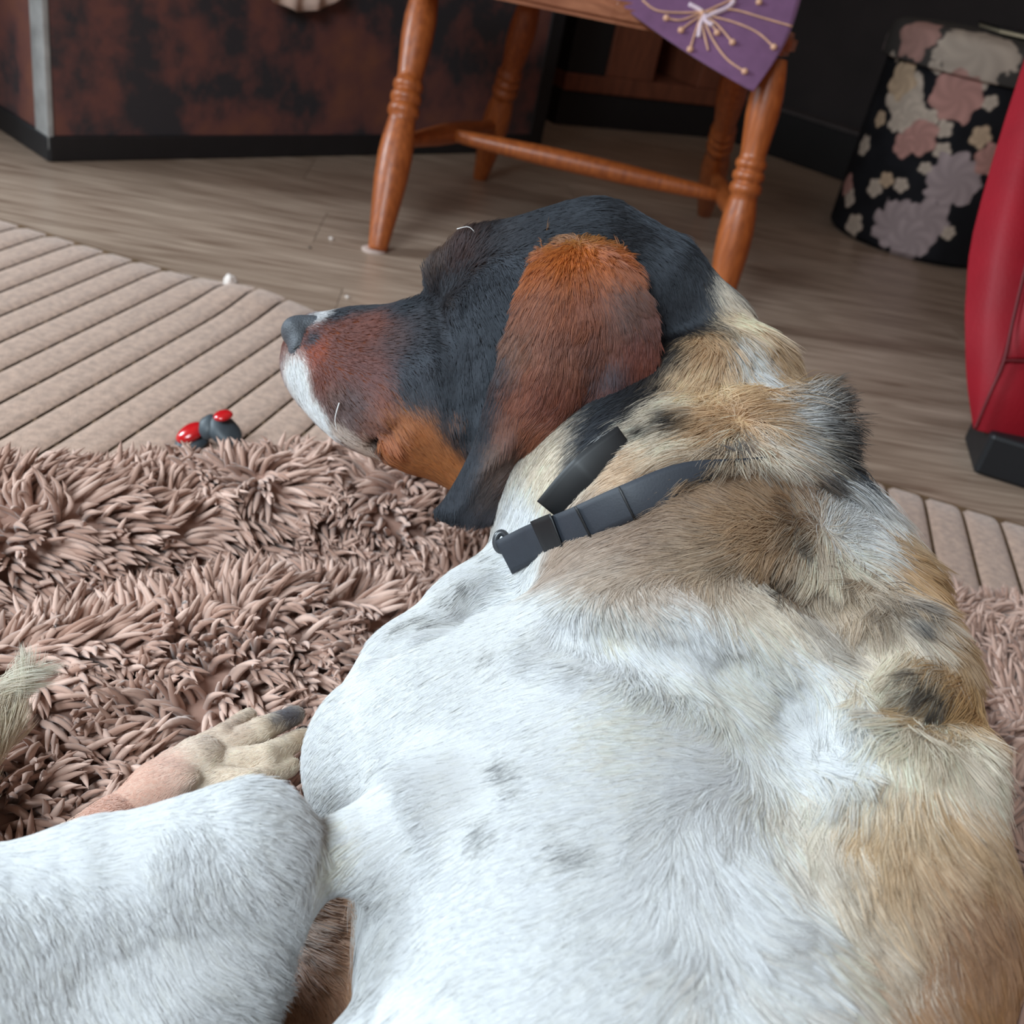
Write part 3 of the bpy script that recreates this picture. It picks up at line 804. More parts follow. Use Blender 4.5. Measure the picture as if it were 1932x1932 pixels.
# the hind foot needs finer voxels: its own field, overlapping the shank
_keep = (G, LO, HI, VS, GN)
LO = np.array([-0.26, 0.28, 0.06]); HI = np.array([-0.02, 0.50, 0.16]); VS = 0.0015
GN = np.ceil((HI - LO) / VS).astype(int) + 1; G = np.full(GN, 0.5, np.float32)
chain([onz(215, 1565, ZP), onz(300, 1492, ZP + .004), onz(375, 1442, ZP + .008)], [.0150, .0150, .0160], 0.008)
ell(onz(330, 1470, ZP + .016), [CX * .012, CU * .006, FW * .006], .006)
for (a, b, c, r) in (((365, 1425), (420, 1388), (468, 1352), .0062), ((390, 1430), (490, 1378), (556, 1350), .0072), ((395, 1450), (500, 1428), (572, 1392), .0072), ((385, 1472), (470, 1478), (545, 1446), .0072)):
    chain([onz(*a, ZP + .006), onz(*b, ZP + .012), onz(*c, ZP + .002)], [.0100, r * 1.05, r * .86], 0.0016)
FV, FQ = surface_nets()
# nose leather: pad, wings and nostrils
nz = W(565, 640, .695); LO = nz - .035; HI = nz + .035; VS = 0.0011
GN = np.ceil((HI - LO) / VS).astype(int) + 1; G = np.full(GN, 0.5, np.float32)
ell(W(562, 628, .697), [CX * PR(30, .69), CU * PR(31, .69), FW * .019], .004)
ell(W(568, 655, .690), [CX * PR(23, .69), CU * PR(30, .69) + CX * PR(-8, .69), FW * .014], .006)
ell(W(600, 616, .697), [CX * PR(34, .69), CU * PR(20, .69), FW * .014], .008)
chain([W(552, 668, .674), W(560, 654, .673), W(578, 642, .676)], [.0030, .0028, .0012], .002, 'cut')
NV, NQ = surface_nets()
G, LO, HI, VS, GN = _keep

# --- the hanging ear: a thick curved leather, lofted from root to tip
earL = [(1050, 438), (1002, 508), (968, 600), (938, 690), (916, 760), (895, 830), (868, 890), (838, 940), (818, 968), (846, 986)]
earR = [(1132, 436), (1190, 498), (1228, 580), (1242, 650), (1216, 730), (1150, 800), (1052, 850), (1015, 915), (972, 972), (925, 990)]
eard = [.606, .592, .586, .588, .594, .602, .610, .618, .624, .627]
NR, NC = 60, 36
eL = spline(np.array(earL), NR); eR = spline(np.array(earR), NR); eD = spline(np.array(eard)[:, None], NR)[:, 0]
EV = []
for side in (0, 1):
    for i in range(NR):
        for j in range(NC):
            x = j / (NC - 1); q = eL[i] + (eR[i] - eL[i]) * x
            t = i / (NR - 1)
            bow = 0.016 * (2 * x - 1) ** 2 * (1 - 0.35 * t) + 0.030 * (max(0, 1 - t * 9)) ** 2     # edges curl back to the head
            fold = 0.006 * math.exp(-((x - 0.62 - 0.1 * t) / 0.10) ** 2) * math.sin(math.pi * t) - 0.005 * math.exp(-((x - 0.30) / 0.12) ** 2) * math.sin(math.pi * t)
            th = 0.0075 * (1 - (2 * x - 1) ** 6) ** 0.5 * (1 - t ** 14) ** 0.5 * (1 + 0.9 * max(0, 1 - t * 4))
            EV.append(W(q[0], q[1], eD[i] + bow + fold + (th if side else 0)))
EV = np.array(EV); k = NR * NC; EQ = []
for i in range(NR - 1):
    for j in range(NC - 1):
        a = i * NC + j; EQ += [(a, a + NC, a + NC + 1, a + 1), (k + a, k + a + 1, k + a + NC + 1, k + a + NC)]
for i in range(NR - 1):
    a = i * NC; b = a + NC; EQ.append((a, k + a, k + b, b)); a += NC - 1; b += NC - 1; EQ.append((a, b, k + b, k + a))
for j in range(NC - 1):
    EQ.append((j, j + 1, k + j + 1, k + j)); a = (NR - 1) * NC + j; EQ.append((a, k + a, k + a + 1, a + 1))
EQ = np.array(EQ)

def bvh(V, Q): return BVHTree.FromPolygons([tuple(p) for p in V.tolist()], Q.tolist())
NB = len(BV); BT = bvh(np.concatenate([BV, FV]), np.concatenate([BQ, FQ + NB])); ET = bvh(EV, EQ)
def hit(px, py, tree=None):
    loc, nor, idx, dist = (tree or BT).ray_cast(Vector(CAM), Vector(ray(px, py)).normalized())
    return None if loc is None else np.array(loc)

# ------------------------------------------------------------------ coat colours (points on the coat: x, y, colour, reach)
WHT, CRE, TAN, BRN, BLK, GRY = (232, 231, 228), (224, 211, 192), (186, 154, 114), (120, 62, 36), (30, 28, 30), (120, 112, 108)
RST, ORG, DBR = (118, 60, 34), (186, 114, 46), (74, 46, 34)
bodyP = [
 # head
 (1130, 400, BLK, 60), (1000, 420, BLK, 50), (940, 440, (46, 38, 36), 40), (870, 480, DBR, 30), (825, 490, (84, 62, 46), 22), (900, 560, BLK, 50), (850, 560, (44, 38, 38), 30), (1260, 470, BLK, 50), (1210, 420, BLK, 40),
 (1250, 400, (110, 70, 46), 18), (1290, 430, (84, 56, 40), 20), (1290, 560, BLK, 45), (1260, 620, BLK, 40), (1300, 520, BLK, 35), (1325, 500, BLK, 14), (1240, 690, BLK, 28), (1215, 740, BLK, 26), (1170, 785, BLK, 24), (1130, 825, BLK, 22), (1095, 860, BLK, 18), (1278, 660, BLK, 20), (1255, 720, BLK, 10),
 (880, 640, BLK, 50), (800, 620, (44, 38, 38), 40), (760, 580, BLK, 26), (690, 580, (40, 36, 36), 18), (640, 592, (40, 38, 40), 12), (870, 760, BLK, 45), (790, 690, (40, 36, 38), 40), (760, 730, (40, 36, 36), 20), (880, 810, BLK, 22), (905, 850, BLK, 16),
 (740, 640, (84, 54, 44), 26), (690, 630, RST, 30), (640, 640, RST, 24), (600, 660, (150, 72, 36), 16), (630, 700, RST, 24), (690, 700, (120, 64, 42), 28), (660, 750, (104, 70, 56), 22), (630, 740, (120, 84, 66), 14), (720, 750, (136, 72, 38), 22),
 (700, 790, (140, 88, 62), 18), (740, 780, ORG, 20), (790, 800, ORG, 24), (770, 850, ORG, 26), (830, 850, ORG, 26), (740, 840, (196, 120, 66), 14), (715, 830, (80, 54, 42), 9), (858, 785, ORG, 8), (860, 890, ORG, 20),  # the small dark brown point by the lip paints in the shadow there
 (565, 700, WHT, 12), (575, 740, WHT, 12), (600, 780, WHT, 12), (640, 812, (214, 196, 182), 10), (680, 835, (200, 176, 158), 10), (605, 597, (200, 198, 198), 8), (590, 640, (60, 58, 62), 8),
 # nape
 (1350, 540, CRE, 20), (1380, 600, (236, 214, 184), 26), (1330, 640, (222, 190, 152), 24), (1400, 650, WHT, 16), (1440, 650, TAN, 22), (1480, 700, TAN, 22), (1420, 700, WHT, 16), (1300, 700, (226, 200, 168), 30), (1275, 760, CRE, 24), (1225, 800, CRE, 20), (1165, 835, WHT, 16),
 (1360, 740, (222, 194, 156), 26), (1460, 735, (150, 128, 104), 12), (1500, 715, (120, 96, 76), 10), (1290, 790, (120, 100, 84), 12), (1400, 740, (190, 150, 104), 14),
 (1340, 800, (196, 164, 128), 22), (1400, 780, (204, 172, 134), 22), (1300, 840, CRE, 22), (1420, 850, CRE, 26), (1480, 800, WHT, 24), (1500, 850, CRE, 20), (1535, 790, (200, 192, 184), 14), (1580, 790, BLK, 30), (1590, 850, BLK, 30), (1560, 870, BLK, 18), (1510, 880, GRY, 14), (1555, 745, BLK, 12),
 (1440, 890, (150, 140, 128), 14), (1380, 890, (160, 148, 134), 14),
 # throat under the ear
 (1050, 900, CRE, 40), (1000, 970, WHT, 30), (1110, 880, CRE, 26), (1200, 880, (214, 190, 162), 30),
 # shoulders
 (1100, 1010, (178, 158, 140), 50), (1250, 1000, (168, 144, 122), 60), (1400, 950, (178, 148, 116), 50), (1500, 930, (176, 140, 102), 40), (1350, 1050, (178, 156, 132), 50), (1200, 1080, (196, 180, 164), 50), (1000, 1110, WHT, 40), (1450, 1050, (176, 146, 112), 30), (1480, 1080, (130, 100, 74), 18),
 (1580, 970, WHT, 40), (1640, 960, WHT, 26), (1680, 1010, TAN, 34), (1560, 1050, CRE, 36), (1600, 1110, (190, 170, 146), 30), (1650, 1120, (176, 156, 134), 26), (1720, 1090, (198, 160, 112), 34), (1690, 1150, (214, 200, 184), 24), (1770, 1150, TAN, 34), (1780, 1220, TAN, 30), (1700, 1230, CRE, 36),
 (1400, 1110, CRE, 40), (1500, 1150, (190, 178, 164), 26), (1550, 1200, (206, 196, 184), 30), (1600, 1250, CRE, 40), (1780, 1290, (110, 98, 88), 14), (1750, 1300, (96, 84, 76), 12), (1710, 1270, CRE, 30), (1740, 1340, (196, 166, 124), 26), (1820, 1300, (200, 164, 116), 26), (1800, 1360, (188, 154, 108), 26),
 # ribs, shoulder, flank
 (1300, 1180, WHT, 50), (1150, 1190, (214, 204, 180), 16), (1100, 1250, WHT, 80), (900, 1250, WHT, 100), (700, 1350, WHT, 100), (1350, 1300, (230, 224, 214), 70), (1500, 1350, WHT, 60), (1200, 1380, (232, 226, 216), 80), (1600, 1430, WHT, 50), (1000, 1450, WHT, 100), (800, 1550, WHT, 100), (1100, 1600, WHT, 100),
 (1350, 1480, WHT, 80), (1300, 1700, WHT, 100), (1500, 1550, (220, 210, 196), 60), (1700, 1420, CRE, 50), (1820, 1440, CRE, 40), (1640, 1540, (196, 170, 134), 28), (1700, 1500, (214, 194, 166), 34), (1780, 1530, (186, 154, 114), 44), (1860, 1540, (186, 150, 106), 34), (1560, 1640, (200, 186, 166), 40), (1480, 1640, (222, 214, 204), 40),
 (1680, 1640, (206, 180, 146), 44), (1790, 1680, (164, 120, 76), 50), (1870, 1700, (168, 124, 80), 40), (1620, 1740, (184, 164, 140), 30), (1700, 1760, CRE, 34), (1560, 1800, CRE, 44), (1660, 1860, (176, 134, 88), 40), (1780, 1850, (160, 116, 70), 54), (1880, 1880, (168, 122, 76), 40), (1400, 1850, (232, 226, 220), 90), (1540, 1920, (190, 158, 116), 34), (1100, 1850, WHT, 130), (800, 1800, WHT, 120),
 # hind leg, belly, hollow
 (300, 1650, WHT, 160), (500, 1560, WHT, 80), (100, 1800, WHT, 160), (450, 1800, WHT, 100), (560, 1720, WHT, 60), (560, 1900, (190, 140, 100), 40), (620, 1700, (190, 152, 120), 24), (630, 1800, (190, 148, 112), 28), (640, 1600, (232, 222, 206), 40), (530, 1930, (206, 160, 116), 30),
 # foot and tail
 (260, 1480, (214, 176, 158), 40), (320, 1440, (216, 184, 168), 22), (380, 1400, (218, 200, 184), 30), (440, 1375, (206, 186, 168), 26), (500, 1400, (220, 204, 184), 30), (540, 1350, (110, 104, 106), 14), (520, 1362, (120, 114, 114), 9), (560, 1385, (210, 190, 166), 12), (420, 1440, (222, 204, 184), 40),
 (20, 1320, (226, 216, 200), 60), (0, 1420, (220, 204, 180), 60),
]
# flecks: (x, y, radius px) small dark ticks in the white coat
flecks = [(905, 1048, 9), (868, 1062, 12), (880, 1105, 10), (845, 1130, 10), (830, 1182, 12), (770, 1180, 10), (808, 1165, 8), (930, 1050, 8), (930, 1240, 9), (955, 1262, 5), (802, 1270, 6), (740, 1310, 5), (968, 1445, 13), (1000, 1450, 8), (1000, 1490, 8), (935, 1555, 12), (960, 1570, 8), (1090, 1560, 8), (1115, 1600, 11), (1132, 1620, 9), (1085, 1588, 7), (1160, 1600, 8),
          (1030, 1370, 5), (1180, 1440, 6), (880, 1300, 4), (724, 1440, 5), (640, 1490, 6), (1000, 1285, 4), (1185, 1065, 7), (1215, 1062, 6), (1270, 1030, 5), (770, 1900, 7), (900, 1840, 7), (1240, 1550, 7)]
earP = [
 (1090, 445, (159, 109, 57), 30), (1040, 490, (172, 98, 38), 26), (1100, 490, (191, 109, 41), 30), (1160, 490, (175, 98, 38), 20), (1030, 560, (144, 86, 50), 30), (1100, 560, (155, 86, 40), 34), (1170, 560, (108, 66, 41), 26), (1215, 590, (113, 59, 33), 18),
 (990, 640, (127, 84, 57), 28), (1060, 640, (144, 84, 48), 34), (1130, 650, (129, 71, 38), 30), (1150, 690, (84, 70, 74), 22), (1200, 660, (127, 61, 31), 26), (955, 680, (70, 56, 54), 20), (930, 740, (50, 48, 52), 22), (980, 730, (130, 76, 50), 28), (1060, 730, (139, 71, 35), 34), (1140, 750, (106, 54, 31), 24), (1195, 730, (113, 54, 29), 20),
 (910, 800, (44, 44, 48), 22), (960, 800, (119, 74, 51), 26), (1030, 800, (155, 89, 47), 28), (1100, 820, (124, 64, 33), 22), (890, 860, (46, 46, 50), 24), (950, 870, (99, 71, 51), 28), (1020, 850, (155, 92, 51), 18), (870, 920, (44, 44, 48), 28), (930, 930, (79, 61, 50), 26), (985, 910, (127, 84, 56), 18), (850, 970, (38, 38, 42), 26), (920, 975, (54, 46, 48), 24), (960, 970, (86, 64, 50), 12),
]
def paint_table(rows, tree):
    P, C, R = [], [], []
    for (x, y, c, r) in rows:
        p = hit(x, y, tree)
        if p is None: continue
        d = (p - CAM) @ FW
        P.append(p); C.append(lin(c)); R.append(r * d / FPX)
    return np.array(P), np.array(C), np.array(R)
PB_, CB_, RB_ = paint_table(bodyP, BT)
PE_, CE_, RE_ = paint_table(earP, ET)
FLK = [(hit(x, y), r * 0.72 / FPX) for x, y, r in flecks]
def coat(P, tab, sharp=1.0, back=np.array(lin((232, 224, 212)))):
    PP, CC, RR = tab
    out = np.empty((len(P), 3))
    for s in range(0, len(P), 20000):
        q = P[s:s + 20000]
        d2 = ((q[:, None, :] - PP[None]) ** 2).sum(2) / (RR ** 2)[None]
        m = d2.min(1, keepdims=True)
        w = np.exp(-sharp * (d2 - m) / (1 + 0.35 * m)); w /= w.sum(1, keepdims=True)
        out[s:s + 20000] = w @ CC
    return out
def body_col(P):
    C = coat(P, (PB_, CB_, RB_))
    # fine ticking all over the flank
    tick = vnoise(P, 260, 3); C = C * (1 - 0.5 * np.clip(tick - 0.62, 0, 1) * 2)[:, None]
    for p, r in FLK:
        if p is None: continue
        a = np.exp(-(np.linalg.norm(P - p, axis=1) / r) ** 2 * 0.9)
        C = C * (1 - 0.95 * a)[:, None] + lin((60, 56, 60)) * (0.5 * a)[:, None]
    return C
def ear_col(P): return coat(P, (PE_, CE_, RE_))

dog = empty('dog', (0.06, 0.2, 0.06))
tag(dog, 'white and tan hound with black and brown head lying on the shaggy blanket', 'dog')
SKIN = attr_mat('dog_coat', 'coat', 0.75, 0.2)
me = quads('body', np.concatenate([BV, EV, FV]), np.concatenate([BQ, EQ + len(BV), FQ + len(BV) + len(EV)]))
SHRINK = 0.0015
vcol(me, 'coat', np.concatenate([body_col(BV), ear_col(EV), body_col(FV)]) * 0.85)
link('body', me, SKIN, dog, True)

# ------------------------------------------------------------------ fur
# groom guides: x, y, direction on the picture plane, length mm, lift, clump, wave
gB = [
 # head: short, swept back and down
 (700, 620, 1, .05, 6, .12, .1, 0), (600, 660, .8, .5, 5, .2, .1, 0), (570, 720, .2, 1, 6, .2, .1, 0), (640, 760, .7, .7, 7, .25, .2, 0), (800, 620, 1, .3, 6, .12, .1, 0), (850, 500, .5, -.8, 9, .5, .3, .1), (830, 480, -.3, -1, 9, .6, .2, .1), (900, 560, .5, .9, 8, .15, .2, 0), (1000, 420, 1, -.2, 7, .12, .2, 0),
 (1130, 390, 1, .1, 10, .3, .3, .1), (1200, 400, 1, .1, 12, .45, .4, .1), (1280, 450, .9, .5, 10, .3, .3, 0), (1300, 560, .5, .9, 9, .15, .2, 0), (870, 700, .2, 1, 8, .1, .2, 0), (880, 800, .2, 1, 9, .1, .2, 0), (780, 800, .6, .9, 10, .15, .3, 0), (840, 850, .3, 1, 11, .15, .3, 0), (1240, 680, -.2, 1, 9, .15, .2, 0),
 # nape
 (1360, 560, .4, 1, 16, .2, .4, .1), (1420, 640, .3, 1, 22, .25, .6, .2), (1480, 690, .3, 1, 24, .35, .6, .2), (1430, 720, .1, 1, 26, .4, .7, .2), (1300, 700, -.5, 1, 18, .2, .5, .1), (1220, 790, -.8, .8, 16, .25, .4, .1), (1140, 830, -.9, .7, 12, .3, .3, 0),
 (1300, 800, -.9, .5, 18, .3, .5, .1), (1360, 790, -.7, .5, 20, .35, .6, .2), (1400, 770, .2, -.3, 18, .5, .6, .2), (1460, 780, 1, -.35, 36, .5, .6, .2), (1540, 760, 1, -.9, 30, .7, .6, .2), (1500, 820, 1, .25, 38, .5, .6, .2), (1570, 820, 1, .3, 28, .6, .6, .2), (1450, 850, .6, .8, 38, .5, .6, .2), (1380, 850, -.3, .9, 34, .45, .5, .2), (1290, 860, -.9, .6, 28, .35, .5, .2), (1540, 870, .7, .8, 30, .55, .6, .2),
 (1100, 900, -.6, 1, 10, .15, .2, 0), (1200, 890, -.9, .3, 12, .15, .2, 0), (1000, 960, -.6, 1, 10, .15, .2, 0),
 # shoulders, behind the collar
 (1000, 1100, -.9, .35, 14, .2, .3, .1), (1150, 1050, -1, .25, 16, .15, .3, .1), (1300, 1000, -1, .15, 20, .18, .4, .1), (1400, 950, -1, -.3, 22, .25, .5, .2), (1480, 930, -.4, -1, 20, .4, .6, .2), (1560, 950, .3, -.6, 20, .4, .6, .2), (1450, 1040, -.8, .8, 24, .25, .6, .3), (1540, 1050, -.5, 1, 28, .3, .7, .4), (1620, 1000, .3, 1, 26, .3, .7, .4), (1600, 1100, .3, 1, 30, .3, .7, .5), (1700, 1080, .5, 1, 26, .25, .6, .4), (1680, 1160, .1, 1, 28, .25, .7, .5), (1500, 1150, .2, 1, 26, .3, .7, .4), (1400, 1130, .4, 1, 22, .25, .6, .4), (1550, 1220, .3, 1, 26, .25, .7, .4), (1650, 1260, -.2, 1, 26, .2, .6, .4), (1780, 1200, .1, 1, 22, .2, .6, .3),
 (1740, 1280, -.9, .5, 26, .25, .7, .3), (1800, 1290, -.9, .4, 24, .3, .6, .3), (1700, 1350, -.7, .8, 24, .2, .6, .3), (1800, 1400, .1, 1, 24, .2, .6, .3), (1850, 1380, .2, 1, 20, .2, .5, .3),
 (1250, 1180, .5, 1, 18, .2, .5, .2), (1150, 1170, .3, .9, 14, .15, .4, .1), (1300, 1250, .6, .9, 15, .2, .5, .2), (1450, 1310, .7, .9, 18, .2, .5, .2), (1560, 1390, .8, 1, 20, .22, .6, .3), (1620, 1440, .7, 1, 22, .25, .6, .3),
 # chest and flank: short and flat, sweeping down-left to the belly
 (950, 1200, -.8, .7, 9, .08, .2, 0), (800, 1300, -.8, .6, 9, .07, .2, 0), (650, 1400, -.8, .6, 10, .08, .2, 0), (1100, 1300, -1, .35, 11, .1, .3, .1), (850, 1100, -.6, .8, 9, .08, .2, 0), (900, 1450, -.9, .6, 11, .08, .2, 0), (700, 1550, -.8, .7, 13, .1, .3, .1), (1000, 1600, -.9, .65, 13, .09, .3, .1), (1150, 1450, -1, .35, 14, .12, .4, .1), (1300, 1400, -.9, .3, 15, .15, .5, .2), (1150, 1600, -.75, .75, 14, .12, .4, .1),
 (1400, 1500, -.6, .6, 20, .2, .6, .3), (1550, 1500, .3, 1, 24, .25, .7, .4), (1300, 1600, -.3, 1, 18, .18, .6, .3), (1450, 1620, .1, 1, 24, .22, .7, .4), (1600, 1600, .2, 1, 26, .25, .7, .4), (1250, 1750, -.5, 1, 18, .15, .5, .3), (1400, 1750, .1, 1, 22, .2, .7, .4), (1550, 1750, .3, 1, 26, .22, .7, .4), (1100, 1800, -.8, .7, 15, .1, .4, .1), (900, 1750, -.85, .6, 13, .08, .3, .1), (850, 1900, -.85, .55, 13, .08, .3, .1), (1100, 1920, -.8, .6, 16, .1, .4, .1), (1350, 1900, -.2, 1, 22, .18, .6, .3), (1500, 1900, .2, 1, 26, .2, .7, .4),
 (1700, 1500, .0, 1, 26, .2, .6, .3), (1700, 1700, .05, 1, 28, .18, .6, .3), (1820, 1550, .02, 1, 24, .15, .5, .2), (1850, 1750, .0, 1, 26, .12, .5, .2), (1700, 1880, .1, 1, 28, .18, .6, .3), (1880, 1900, 0, 1, 26, .12, .5, .2), (1880, 1480, .05, 1, 18, .15, .4, .2),
 # hind leg
 (200, 1600, .5, -.3, 9, .12, .2, 0), (430, 1500, .8, -.5, 10, .35, .2, 0), (520, 1520, .8, .1, 12, .3, .3, 0), (350, 1600, .1, 1, 11, .1, .3, 0), (100, 1750, .2, 1, 14, .12, .4, .1), (300, 1780, .5, .9, 16, .15, .5, .2), (500, 1720, .6, .8, 15, .15, .4, .1), (570, 1780, .9, .2, 20, .25, .5, .2), (450, 1880, .9, .1, 22, .2, .5, .2), (200, 1900, .4, 1, 20, .15, .5, .2), (600, 1880, .3, 1, 14, .1, .3, .1), (640, 1650, -.8, .7, 14, .1, .3, .1),
 # foot, tail
 (380, 1410, .9, -.5, 3.5, .1, .2, 0), (520, 1380, .9, -.4, 3, .1, .2, 0), (260, 1490, .8, -.6, 2, .1, .1, 0), (10, 1350, .5, -1, 22, .3, .5, .2), (30, 1300, .8, -.8, 30, .3, .6, .2),
]
gE = [(1090, 470, 0, 1, 9, .5, .5, .1), (1090, 445, .1, -1, 12, .55, .6, .1), (1050, 455, -.7, -.6, 11, .5, .6, .1), (1140, 455, .7, -.7, 11, .5, .6, .1), (1020, 560, -.5, 1, 14, .2, .6, .2), (1100, 580, -.1, 1, 16, .22, .6, .2), (1170, 560, .4, 1, 14, .2, .6, .2), (980, 680, -.35, 1, 14, .15, .6, .2), (1080, 700, -.1, 1, 16, .18, .6, .2), (1190, 680, .15, 1, 10, .12, .4, .1),
      (940, 800, -.3, 1, 10, .12, .4, .1), (1040, 800, -.5, 1, 14, .18, .6, .2), (1130, 790, -.6, .9, 10, .15, .4, .1), (900, 880, -.4, 1, 8, .1, .3, .1), (980, 900, -.4, 1, 10, .12, .4, .1), (870, 960, -.2, 1, 6, .08, .2, 0), (940, 960, -.3, 1, 7, .1, .3, 0)]
def groom_table(rows, tree):
    P, D, A = [], [], []
    for (x, y, dx, dy, ln, lift, cl, wv) in rows:
        p = hit(x, y, tree)
        if p is None: continue
        if y > 1350 and 600 < x < 1560: lift *= .65      # the ribs carry a flat, close coat
        v = CX * dx - CU * dy; P.append(p); D.append(v / np.linalg.norm(v)); A.append((ln * .001, lift, cl, wv))
    return np.array(P), np.array(D), np.array(A)
def groom(P, tab, sig):
    PP, DD, AA = tab
    d = np.empty((len(P), 3)); a = np.empty((len(P), 4))
    for s in range(0, len(P), 20000):
        q = P[s:s + 20000]
        d2 = ((q[:, None, :] - PP[None]) ** 2).sum(2)
        m = d2.min(1, keepdims=True)
        w = np.exp(-(d2 - m) / (sig ** 2 + 0.25 * m)); w /= w.sum(1, keepdims=True)
        d[s:s + 20000] = w @ DD; a[s:s + 20000] = w @ AA
    return d, a
GB_, GE_ = groom_table(gB, BT), groom_table(gE, ET)

GAIN = 1.12
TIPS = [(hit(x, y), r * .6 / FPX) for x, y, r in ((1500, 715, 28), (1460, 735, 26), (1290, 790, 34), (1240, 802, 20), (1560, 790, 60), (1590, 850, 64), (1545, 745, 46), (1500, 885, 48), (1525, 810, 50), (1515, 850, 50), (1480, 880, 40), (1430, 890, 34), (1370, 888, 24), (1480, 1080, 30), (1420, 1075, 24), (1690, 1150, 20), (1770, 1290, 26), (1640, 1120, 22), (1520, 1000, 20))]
def scatter(V, Q, n, wfun):
    tri = np.concatenate([Q[:, [0, 1, 2]], Q[:, [0, 2, 3]]])
    a, b, c = V[tri[:, 0]], V[tri[:, 1]], V[tri[:, 2]]
    N = np.cross(b - a, c - a); A = np.linalg.norm(N, axis=1) * .5; N = N / (2 * A[:, None] + 1e-12)
    ctr = (a + b + c) / 3
    p = A * wfun(ctr, N); p = p / p.sum()
    t = rng.choice(len(tri), n, p=p)
    u, v = rng.random(n), rng.random(n); m = u + v > 1; u[m], v[m] = 1 - u[m], 1 - v[m]
    return a[t] + (b - a)[t] * u[:, None] + (c - a)[t] * v[:, None], N[t]
def view_weight(ctr, N):
    v = ctr - CAM; d = np.linalg.norm(v, axis=1); dep = v @ FW
    cosv = -(N * v).sum(1) / d
    x = (v @ CX) / np.maximum(dep, .02) * FPX; y = -(v @ CU) / np.maximum(dep, .02) * FPX
    inside = (np.abs(x) < 1150) & (np.abs(y) < 1150) & (dep > .1)
    w = np.clip(cosv, 0, 1) * 0.85 + 0.15 * (cosv > -0.35)
    return w / d ** 1.6 * np.where(inside, 1, 0.12) + 1e-6
def strands(root, nor, tab, sig, useS, colf, n_clump, K=7, rootr=.00017):
    n = len(root)
    g = nor.copy()
    d, a = groom(root + rng.normal(0, .003, root.shape), tab, sig)
    # a wandering of the lie of the coat, growing with the wave setting
    wob = np.stack([vnoise(root, 45, s) for s in (1, 2, 3)], 1) + 0.5 * np.stack([vnoise(root, 110, s) for s in (4, 5, 6)], 1)
    d = d + wob * (0.10 + 1.1 * a[:, 3:4])
    d = d - g * (d * g).sum(1, keepdims=True); d /= np.linalg.norm(d, axis=1, keepdims=True) + 1e-9
    ln = a[:, 0] * np.clip(rng.normal(0.92, 0.2, n), .4, 1.4)
    lift = a[:, 1] * rng.uniform(.5, 1.3, n)
    side = np.cross(g, d)
    cur = rng.normal(0, .22, n) * (.35 + a[:, 2])
    pts = np.empty((n, K, 3)); pts[:, 0] = root - g * .0012
    p = root.copy()
    for k in range(1, K):
        t = k / (K - 1)
        st = ln / (K - 1)
        dirk = d + g * (lift * (1.3 - 1.6 * t))[:, None] + side * (cur * t)[:, None]
        dirk /= np.linalg.norm(dirk, axis=1, keepdims=True)
        p = p + dirk * st[:, None]
        if useS:
            s = sdf(p); need = 0.0006 + lift * ln * 0.35 * math.sin(math.pi * t * .75)
            low = s < need
            if low.any():
                gg = grad(p[low]); p[low] += gg * (need[low] - s[low])[:, None]
        pts[:, k] = p
    # clumping: draw each strand towards the tip of its lock
    ci = rng.choice(n, min(n_clump, n), replace=False)
    kd = kdtree.KDTree(len(ci))
    for j, i in enumerate(ci): kd.insert(root[i], j)
    kd.balance()
    own = np.array([kd.find(r)[1] for r in root.tolist()])
    guide = pts[ci[own]]
    dist = np.linalg.norm(root - root[ci[own]], axis=1)
    t = np.linspace(0, 1, K)[None, :, None]
    cw = (a[:, 2] * np.clip(1.2 - dist / .012, 0, 1))[:, None, None] * t ** 1.3
    off = (pts[:, :1] - guide[:, :1])
    pts = pts * (1 - cw) + (guide + off * 0.12) * cw
    col = colf(root + rng.normal(0, 1, root.shape) * (.0008 + .16 * a[:, :1])) * GAIN
    lock = rng.uniform(.92, 1.06, len(ci))[own]
    col = col * lock[:, None] * rng.uniform(.90, 1.07, n)[:, None]
    col[rng.random(n) < .025 + .05 * a[:, 2] ** 2] *= .6
    col = np.clip(col, 0, .81)
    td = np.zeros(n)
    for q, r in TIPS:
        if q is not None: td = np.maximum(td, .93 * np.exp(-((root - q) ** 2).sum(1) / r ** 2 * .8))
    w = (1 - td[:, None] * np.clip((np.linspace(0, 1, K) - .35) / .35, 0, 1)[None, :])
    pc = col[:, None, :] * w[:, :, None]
    return pts, pc, rootr * np.clip(rng.normal(1, .15, n), .6, 1.5)
def curves_obj(name, pts, col, rad, mat, parent):
    n, K = pts.shape[:2]
    cu = bpy.data.hair_curves.new(name)
    cu.add_curves([K] * n)
    cu.attributes['position'].data.foreach_set('vector', pts.astype(np.float32).ravel())
    pr = np.array([1, 1, .96, .9, .78, .55, .16])[None, :] * rad[:, None]
    ra = cu.attributes.get('radius') or cu.attributes.new('radius', 'FLOAT', 'POINT')
    ra.data.foreach_set('value', pr.astype(np.float32).ravel())
    ca = cu.attributes.new('coat', 'FLOAT_COLOR', 'POINT')
    ca.data.foreach_set('color', np.concatenate([col, np.ones((n, K, 1))], 2).astype(np.float32).ravel())
    cu.materials.append(mat)
    o = bpy.data.objects.new(name, cu); COL.objects.link(o); o.parent = parent
    o.matrix_parent_inverse = Matrix.Translation(-Vector(parent.location))
    tag(o, kind='stuff')
    return o
